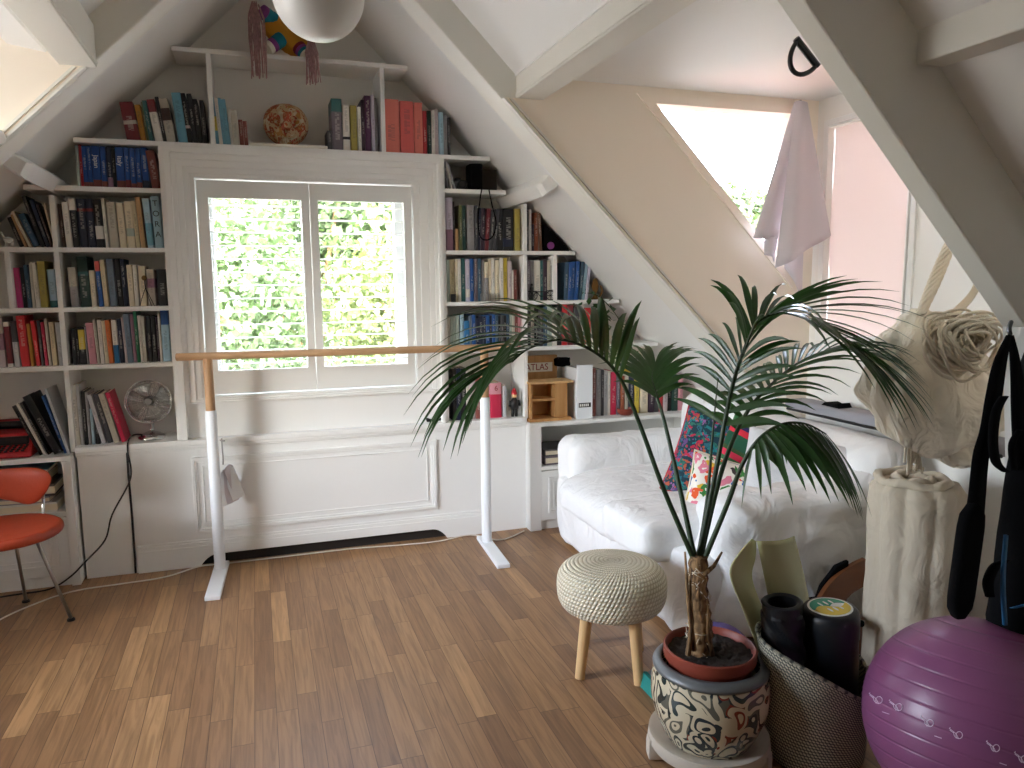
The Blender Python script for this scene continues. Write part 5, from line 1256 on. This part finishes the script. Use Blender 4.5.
def swirl(sg):
    R=.060; pts=[(R*cos(pi/2+sg*pi*i/20),R*sin(pi/2+sg*pi*i/20)) for i in range(21)]
    pts+=[(sg*R*.25*sin(pi*2*i/20)*1.0,-R*.92+2*R*.92*i/20) for i in range(21)]
    return pts
for sg,mm in ((1,'lgreen'),(-1,'lyellow')):
    pts=swirl(sg); o=disc(pts,M[mm],'emblem_half',.0012 if sg>0 else .0021); o.parent=d0
for sg in (1,-1):
    for k in range(3):
        c_=(sg*(-.022),.022-.02*k); o=disc([(c_[0]+.011*cos(2*pi*i/16)*1.2,c_[1]+.0035*sin(2*pi*i/16)) for i in range(16)],M['label'],'emblem_wave',.0032); o.parent=d0
# olive sheets standing in the basket
def ribbon(name,pxs,Y0,Y1,wpx,lab,bend):
    t=thing(name,lab,'exercise mat',at(*pxs[0],Y0))
    a=[at(x,y,Y0+(Y1-Y0)*i/(len(pxs)-1)) for i,(x,y) in enumerate(pxs)]
    b=[at(x+w,y+dy,Y0+(Y1-Y0)*i/(len(pxs)-1)+.03) for i,((x,y),(w,dy)) in enumerate(zip(pxs,wpx))]
    A_=smoothpath(a,6);B_=smoothpath(b,6); n=len(A_)-1
    def f(u,v):
        i=min(n-1,int(v*n)); k=v*n-i; p=A_[i].lerp(A_[i+1],k); q=B_[i].lerp(B_[i+1],k)
        return p.lerp(q,u)+V((0,-bend*sin(pi*u),0))
    o=MB().grid(f,10,n).build('mat_sheet',M['olive'],smooth=True,solid=.004); wc(o,t)
ribbon('exercise_mat',[(757,541),(766,585),(776,640),(782,700)],1.97,1.93,[(37,-5),(39,-4),(40,0),(40,0)],'olive vinyl mat standing upright behind the ribbed roller',.02)
ribbon('exercise_mat',[(752,539),(737,556),(730,575),(744,612),(762,660),(775,700)],1.98,1.92,[(4,2),(18,2),(22,4),(22,6),(22,8),(20,8)],'olive vinyl mat curling over the left rim of the basket',.005)
# purple ball
d=2.115; BC_=at(972,728,1)  # direction only
BC_=EYE+ray(972,728)*d; Rb=.2815; BC_.z=Rb+.0015
t=thing('exercise_ball','large shiny purple exercise ball in the bottom right corner','exercise ball',BC_)
tl=Matrix.Rotation(radians(17),3,'Y')@Matrix.Rotation(radians(-8),3,'X')
o=MB().ball((0,0,0),Rb,64,40).build('ball_shell',M['yogaball'],smooth=True,merge=True); o.rotation_euler=tl.to_euler(); o.parent=t
# small line drawings of exercises printed round the ball
def onball(x,y,lift=.0007):
    d_=ray(x,y); oc=EYE-BC_; a=d_.dot(d_); b=2*oc.dot(d_); c_=oc.dot(oc)-Rb*Rb; D=b*b-4*a*c_
    q=EYE+d_*((-b-sqrt(max(0,D)))/(2*a)); return q+(q-BC_).normalized()*lift
m=MB()
for (cx,cy,flip) in ((877,699,1),(897,706,1),(928,722,0),(957,734,0),(994,747,0),(1022,758,0)):
    k=.5
    for pts in ([(-14,-10),(-7,-5),(-1,0)],[(-13,-7),(-6,-2)],[(-7,-5),(-5,3),(-1,8)],[(-3,-2),(1,4),(3,9)],[(4+6*cos(2*pi*i/12),2+6.5*sin(2*pi*i/12)) for i in range(13)],[(-12,-12),(-14,-10),(-12,-9)]):
        m.tube([onball(cx+x*k*1.1,cy+y*k*1.1) for x,y in pts],.0009,5)
for (x,y) in ((886,713),(938,737),(1003,764)): m.tube([onball(x-3.5,y-1.2),onball(x+3.5,y+1.2)],.001,5)
wc(m.build('printed_drawings',M['mark']),t)
# small purple ball and teal/grey folded mat behind the planter
P=V((1.56,2.27,.126)); o=MB().ball((0,0,0),.125,40,24).build('small_ball',M['purple'],smooth=True,merge=True); o.location=(P.x,P.y,.1262); tag(o,'small dull purple ball peeking out behind the planter','ball')
t=thing('foam_wedge','grey and teal foam block on the floor left of the planter','foam block',(1.36,2.30,0))
wc(MB().prism([(1.315,.001),(1.44,.001),(1.44,.075),(1.335,.045)],2.24,2.40).build('grey_layer',M['greyfoam'],bevel=.004),t)
wc(MB().prism([(1.295,.001),(1.314,.001),(1.334,.046),(1.312,.050)],2.23,2.40).build('teal_layer',M['teal'],bevel=.002),t)
# linen futon roll
FX,FY=2.37,2.19
t=thing('futon_roll','upright rolled natural linen futon beside the near sofa arm','futon',(FX,FY,0))
def fut(u,v):
    q=2*pi*u; lob=abs(sin(5.0*q+.4)); seg=abs(sin(pi*(v*7+.2*sin(3*q))))**.5
    r=.148+.016*lob**.6+.004*seg*lob+.008*noise.noise(V((q*2,v*4,9)))
    r+= -.02*(max(0,v-.96)/.04)
    return V((FX+r*cos(q)*1.02,FY+r*sin(q),.002+v*.735))+.004*V((noise.noise(V((q*3,v*9,0))),noise.noise(V((q*3,v*9,5))),0))
m=MB(); m.grid(fut,120,90); m.grid(lambda u,v:(lambda p:V((FX+(p.x-FX)*(1-v),FY+(p.y-FY)*(1-v),p.z-.02*v)))(fut(u,1.)),120,6)
wc(m.build('rolled_pad',M['linen'],smooth=True,merge=True),t)
pts=[]
for i in range(80):
    a=.6+i*.17; r=.152-.0016*i; pts.append(V((FX+r*cos(a),FY+r*sin(a),.745+.006*sin(i*.8))))
wc(MB().tube(pts,[.018]*len(pts),8).build('rolled_edge',M['linen'],smooth=True),t)
# wooden chair with a curved back behind the roller
t=thing('wooden_chair','brown wooden chair back curving up in the dark beside the sofa arm','chair',(2.02,2.28,0))
a=smoothpath([at(812,628,2.29),at(820,600,2.29),at(834,580,2.30),at(852,566,2.31),at(866,559,2.31)],6)
b_=smoothpath([at(824,640,2.27),at(835,615,2.27),at(849,597,2.28),at(858,590,2.28),at(867,585,2.29)],6)
m=MB(); 
n=len(a); m.add([p for p in a]+[p+V((.0,.02,0)) for p in a]+[p for p in b_]+[p+V((0,.02,0)) for p in b_],
  sum([[(i,i+1,2*n+i+1,2*n+i),(n+i,3*n+i,3*n+i+1,n+i+1),(i,n+i,n+i+1,i+1),(2*n+i,2*n+i+1,3*n+i+1,3*n+i)] for i in range(n-1)],[])+[(0,2*n,3*n,n),(n-1,2*n-1,4*n-1,3*n-1)])
wc(m.build('back_rail',M['brownwood'],smooth=40),t)
wc(MB().prism([(1.98,.36),(2.05,.36),(2.12,.40),(2.12,.34),(2.0,.30)],2.26,2.40).build('seat',M['brownwood'],bevel=.004) if False else MB().box(1.97,2.13,2.16,2.42,.20,.225).build('seat',M['blackcloth'],bevel=.008),t)
for x,y in ((1.98,2.18),(2.12,2.18),(1.98,2.40),(2.12,2.40)): wc(MB().tube([(x,y,.20),(x,y,.001)],.012,10).build('leg',M['brownwood'],smooth=True),t)
wc(MB().tube([a[0],V((1.985,2.30,.225))],.012,10).build('back_post',M['brownwood'],smooth=True),t)
wc(MB().prism([(2.03,.226),(2.19,.226),(2.19,.40),(2.13,.385),(2.06,.31)],2.32,2.34).build('back_pad',M['blackcloth'],bevel=.006),t)

# ================================================================== HANGING HAMMOCK CHAIR
HC=V((2.37,2.08,1.09))
t=thing('hammock_chair','cream cotton hammock chair bundled up and hanging by its ropes','hammock',(HC.x,HC.y,1.3))
HP=smoothpath([(2.18,2.05,1.405),(2.205,2.05,1.32),(2.245,2.05,1.20),(2.275,2.05,1.09),(2.31,2.04,.99),(2.325,2.03,.915)],10)
HR=[(0,.03),(.1,.085),(.25,.165),(.45,.235),(.65,.270),(.82,.245),(.93,.175),(1,.05)]
def hr(v):
    for (a,ra),(b,rb) in zip(HR,HR[1:]):
        if v<=b: f=(v-a)/(b-a); f=f*f*(3-2*f); return ra+(rb-ra)*f
    return HR[-1][1]
def ham(u,v):
    q=2*pi*u; i=min(len(HP)-2,int(v*(len(HP)-1))); c_=HP[i].lerp(HP[i+1],v*(len(HP)-1)-i)
    sw=q+1.5*v+.5*sin(2*q+3*v)
    f=1+(.13*(abs(sin(3*sw))-.6)+.03*sin(11*q+6*v+2))*min(1,v*4)*min(1,(1-v)*6)+.07*noise.noise(V((cos(q)*2.2,sin(q)*2.2,v*5)))
    r=hr(v)*f
    return c_+V((r*cos(q),r*sin(q)*.78,.04*sin(q*2+v*4)*v))
m=MB(); m.grid(ham,150,60); wc(m.build('cloth_bundle',M['hammock'],smooth=True,merge=True),t)
def knot(u,v):
    q=2*pi*u; th=pi*v; f=1+.09*sin(5*q+4*th)
    f+=.05*sin(9*q+3*th); return V((HC.x-.055,HC.y-.09,.905))+V((.095*f*cos(q)*sin(th),.07*f*sin(q)*sin(th),-.055*cos(th)*f-.03*cos(q)*sin(th)))
m=MB(); m.grid(knot,60,30); wc(m.build('cloth_tail',M['hammock'],smooth=True,merge=True),t)
# coiled ropes piled on the front of the bundle
m=MB(); rr=random.Random(21)
C1=at(960,342,1.80)
for k in range(48):
    a0=rr.random()*2*pi; R1=.04+.07*rr.random(); R2=R1*rr.uniform(.6,.9); tilt=rr.uniform(-.5,.5); off=V((rr.uniform(-.03,.03),rr.uniform(-.04,.05),rr.uniform(-.025,.025)))
    pts=[]
    for i in range(29):
        q=a0+2*pi*i/28*.97; x=R1*cos(q)*1.05; z=R2*sin(q)
        pts.append(C1+off+V((x*cos(tilt)-z*sin(tilt),-.02*sin(2*q)-.03*(1-(x*x+z*z)/.02),x*sin(tilt)+z*cos(tilt))))
    m.tube(pts,.0050,6)
wc(m.build('rope_coil',M['rope'],smooth=True),t)
# twisted loop up to the hook and hanging ends
TOP=V((2.40,2.10,1.70)); m=MB()
B0=at(921,314,2.0); 
for k in range(7):
    pts=[]
    for i in range(26):
        f=i/25; p=B0.lerp(TOP+V((-.02,0,-.02)),f); q=f*11+2*pi*k/7; r=.017*(.6+.4*sin(pi*f)); pts.append(p+V((r*cos(q),r*sin(q),0)))
    m.tube(pts,.0062,6)
for k in range(4): m.tube(smoothpath([TOP+V((.006*k,0,-.01)),TOP+V((.02+.007*k,-.06,-.2)),at(948+3*k,316,1.86)],8),.0055,6)
wc(m.build('hanging_rope',M['rope'],smooth=True),t)
m=MB()
for k in range(9):
    x=907+1.6*k; pts=[at(x+2,425,2.0),at(x+rr.uniform(-2,2),445,1.99),at(x+rr.uniform(-3,3),468+rr.uniform(-6,8),1.985)]; m.tube(smoothpath(pts,5),.0045,5)
wc(m.build('rope_ends',M['rope'],smooth=True),t)
m=MB(); m.tube(smoothpath([TOP+V((0,.0,-.02)),TOP+V((.02,0,.025)),TOP+V((.05,.0,.03)),V((2.60,2.1,1.76)),V((2.758,2.1,1.76))],6),.007,8); o=m.build('wall_hook',M['rubber'],smooth=True,loc=(2.7,2.1,1.76)); tag(o,'dark metal hook holding the hammock ropes on the right wall','hook')

# ================================================================== STRAPS AND BACKPACK
Yb=1.43
def web(name,pxs,wpx,Y,m_,parent,th=.006):
    A_=smoothpath([at(x-w/2,y,Y) for (x,y),w in zip(pxs,wpx)],6); B_=smoothpath([at(x+w/2,y,Y) for (x,y),w in zip(pxs,wpx)],6); n=len(A_)
    mb=MB(); mb.add(A_+B_,[(i,n+i,n+i+1,i+1) for i in range(n-1)]); return wc(mb.build(name,m_,smooth=True,solid=th),parent)
t=thing('shoulder_strap_bag','black padded shoulder strap hanging in front of the backpack','strap',at(1005,345,Yb))
web('webbing',[(1009,335),(1000,362),(994,395),(988,430),(981,455),(977,495),(974,520)],[4,12,15,15,15,16,18],Yb,M['blackcloth'],t)
web('webbing',[(1011,335),(1016,370),(1018,420),(1021,470)],[4,10,12,12],Yb+.015,M['blackcloth'],t)
A_=at(974,503,Yb-.01); B_=at(958,619,Yb-.01)
ax=(B_-A_); mid=(A_+B_)/2; Rm=Matrix.Rotation(atan2(-ax.x,-ax.z),3,'Y')
o=MB().soft((0,0,0),(.041,.016,ax.length/2),.036,10,lambda p,n:V((-p.x*.75*(abs(p.z)/(ax.length/2))**8,0,0))).build('shoulder_pad',M['blackcloth'],smooth=True,merge=True); o.parent=t; o.location=mid-V(t.location); o.rotation_euler=(0,atan2(-ax.x,-ax.z),0)
web('pad_strap',[(990,597),(988,582),(995,566),(1006,560)],[8,10,10,10],Yb-.01,M['blackcloth'],t)
t=thing('backpack','black backpack with blue trim hanging at the right edge','backpack',(2.02,1.42,.8))
c_=at(1043,480,1.46); c_.z=.92
def bp(p,n): return n*(.008*noise.noise(p*9))
o=MB().soft((0,0,0),(.115,.05,.42),.05,14,bp).build('pack_body',M['blackcloth'],smooth=True,merge=True); o.parent=t; o.location=c_-V(t.location); o.rotation_euler=(0,radians(4),0)
web('side_strap',[(1004,396),(996,412),(993,440),(996,462),(1006,472)],[7,8,8,8,7],1.41,M['blackcloth'],t,.008)
web('blue_piping',[(1006,535),(1003,580),(1005,625)],[3,3.5,3.5],1.40,M['bluecloth'],t)
web('blue_tab',[(1013,608),(1030,604)],[5,5],1.325,M['bluecloth'],t)
web('grab_loop',[(1020,430),(1012,445),(1014,470)],[6,6,6],1.335,M['blackcloth'],t)
m=MB(); m.tube(smoothpath([at(1010,334,Yb),at(1009,328,1.46),at(1011,322,1.52)],4),.006,8); o=m.build('peg_hook',M['rubber'],smooth=True,loc=at(1010,330,1.47)); tag(o,'dark peg on the truss post carrying the black straps','hook')

# ================================================================== CLOTH OVER THE TRIANGULAR WINDOW
t=thing('hanging_cloth','pale grey cloth hanging from the corner of the triangular window','curtain',(2.62,3.25,2.37))
def drape(top,outline,Yt,Yb,amp,nf,ph,nm,n=18):
    """gathered at 'top' (pixel pair), spreading to the lower outline (list of pixels left to right)"""
    O=[V(at(x,y,Yb)) for x,y in outline]; k=len(O)-1
    a=at(*top[0],Yt); b=at(*top[1],Yt)
    def f(u,v):
        i=min(k-1,int(u*k)); q=O[i].lerp(O[i+1],u*k-i); p=a.lerp(b,u)
        w_=p.lerp(q,v)
        return w_+V((0,-amp*(.15+.85*v)*(sin(nf*2*pi*u+ph)),0))+V((0,-.02*sin(pi*u),0))
    return MB().grid(f,36,n)
wc(drape(((794,102),(803,104)),[(752,238),(764,239.5),(777,239)],3.255,3.22,.016,1.0,.6,'a').build('back_fold',M['greycloth'],smooth=True,solid=.002),t)
wc(drape(((796,101),(807,103)),[(776,268),(783,264),(790,259.5),(800,254),(810,248),(820,242),(828,236)],3.235,3.18,.02,1.3,-.4,'b').build('front_fold',M['greycloth'],smooth=True,solid=.002),t)
wc(drape(((800,108),(806,110)),[(784,268),(790,280),(795,289),(801,297.5),(803,255)],3.25,3.235,.008,1.0,.2,'c').build('tail_fold',M['greycloth'],smooth=True,solid=.002),t)
wc(drape(((764,236),(778,236)),[(764,255),(770,257),(774,262)],3.235,3.23,.006,1.0,.2,'d',6).build('inner_fold',M['greycloth'],smooth=True,solid=.002),t)
m=MB(); P=at(801,101,3.26); m.tube([P,P+V((0,.045,0))],.006,10); wc(m.build('nail',M['steel'],smooth=True),t)
m=MB(); P=at(584.5,86,3.297); m.tube([P,P+V((0,.006,0))],.006,10); o=m.build('wall_screw',M['steel'],smooth=40,loc=P); tag(o,'small screw head high on the beige dormer cheek','screw')
# ================================================================== OUTSIDE
struct('ground_outside',MB().box(-60,60,-60,90,-6.3,-6.0),mat('street_paving',srgb(150,146,140),.9,var=.3,vscale=.4))
def tree(name,lab,c,r,n,leaf,seed,trunk=True):
    t=thing(name,lab,'tree',(c[0],c[1],-6.0),group='trees outside the gable window'); rg=random.Random(seed)
    blobs=[(V(c)+V((rg.uniform(-1,1)*r*.6,rg.uniform(-.6,.6)*r*.6,rg.uniform(-1,1)*r*.65)),r*rg.uniform(.35,.6)) for _ in range(14)]
    m=MB()
    vs=[];fs=[]
    for i in range(n):
        b,br=rg.choice(blobs); d=V((rg.gauss(0,1),rg.gauss(0,1),rg.gauss(0,1))).normalized(); p=b+d*br*(rg.random()**.4)
        L=rg.uniform(.07,.15)*(1.9 if r>3 else 1); a=V((rg.gauss(0,1),rg.gauss(0,1),rg.gauss(0,1))).normalized(); s=a.cross(d); s=s.normalized() if s.length>.01 else V((1,0,0))
        k=len(vs); vs+=[p,p+a*L*.5+s*L*.3,p+a*L,p+a*L*.5-s*L*.3]; fs.append((k,k+1,k+2,k+3))
    m.add(vs,fs); wc(m.build('crown',leaf),t)
    wc(MB().tube([(c[0],c[1],-6),(c[0]+.1,c[1],c[2]-r*.5),(c[0],c[1],c[2]+r*.4)],[.22,.15,.05],10).build('trunk',M['trunk'],smooth=True),t)
    m=MB()
    for b,br in blobs[:8]: m.tube([V((c[0],c[1],c[2]-r*.6)),b.lerp(V(c),.3),b],[.08,.05,.02],6)
    wc(m.build('branches',M['trunk'],smooth=True),t)
tree('garden_tree','pale green tree seen through the fan-side shutter',(-.9,11.0,1.2),2.2,17000,M['tree'],1)
tree('garden_tree','yellow-green tree seen through the palm-side shutter',(2.6,11.6,1.3),2.2,17000,M['tree2'],2)
tree('garden_tree','tall wide green tree behind the two nearer trees outside',(1.2,19.0,2.2),4.6,20000,M['tree'],3)
tree('garden_tree','treetop just visible low in the triangular window',tuple(at(738,222,8.6)),.5,1500,M['tree'],4)

# ================================================================== LIGHT
w=bpy.data.worlds.new('sky'); SC.world=w; w.use_nodes=True; nt=w.node_tree
bg=nt.nodes['Background']; sk=nt.nodes.new('ShaderNodeTexSky'); sk.sky_type='NISHITA'; sk.sun_disc=False; sk.sun_elevation=radians(42); sk.sun_rotation=radians(200); sk.altitude=50; sk.air_density=1.0; sk.dust_density=3.0; sk.ozone_density=1.0
hsv=nt.nodes.new('ShaderNodeHueSaturation'); hsv.inputs['Saturation'].default_value=.5
nt.links.new(sk.outputs[0],hsv.inputs['Color']); nt.links.new(hsv.outputs[0],bg.inputs['Color']); bg.inputs['Strength'].default_value=3.2
sun=bpy.data.lights.new('sun','SUN'); sun.energy=2.8; sun.angle=radians(1.5); sun.color=(1,.95,.86)
so=bpy.data.objects.new('sun',sun); COL.objects.link(so); so.rotation_euler=V((.46,-.50,.80)).to_track_quat('Z','Y').to_euler(); so.location=(0,-8,10)
def portal(name,loc,rot,sx,sy):
    l=bpy.data.lights.new(name,'AREA'); l.shape='RECTANGLE'; l.size=sx; l.size_y=sy; l.cycles.is_portal=True
    o=bpy.data.objects.new(name,l); COL.objects.link(o); o.location=loc; o.rotation_euler=rot
portal('sky_portal_gable',(.305,YG+.2,1.48),(radians(-90),0,0),1.15,1.2)
portal('sky_portal_left',(WL-.18,2.59,1.56),(0,radians(-90),0),1.62,1.3)
portal('sky_portal_cheek',(2.2,YC+.15,1.94),(radians(-90),0,0),.9,.9)
portal('sky_portal_right',(WR+.17,2.93,1.8),(0,radians(90),0),.95,.6)
# ================================================================== CAMERA AND VIEW
cam=bpy.data.cameras.new('camera'); co=bpy.data.objects.new('camera',cam); COL.objects.link(co); SC.camera=co
cam.sensor_fit='HORIZONTAL'; cam.sensor_width=36; cam.lens=36*F_PX/1024; cam.clip_start=.02; cam.clip_end=300
R3=Matrix((AX_R,AX_U,-AX_F)).transposed(); co.matrix_world=Matrix.Translation(EYE)@R3.to_4x4()
SC.view_settings.view_transform='Standard'; SC.view_settings.look='None'; SC.view_settings.gamma=1; SC.view_settings.use_curve_mapping=False
SC.view_settings.exposure=1.13
SC.cycles.diffuse_bounces=8; SC.cycles.max_bounces=14; SC.cycles.transparent_max_bounces=16
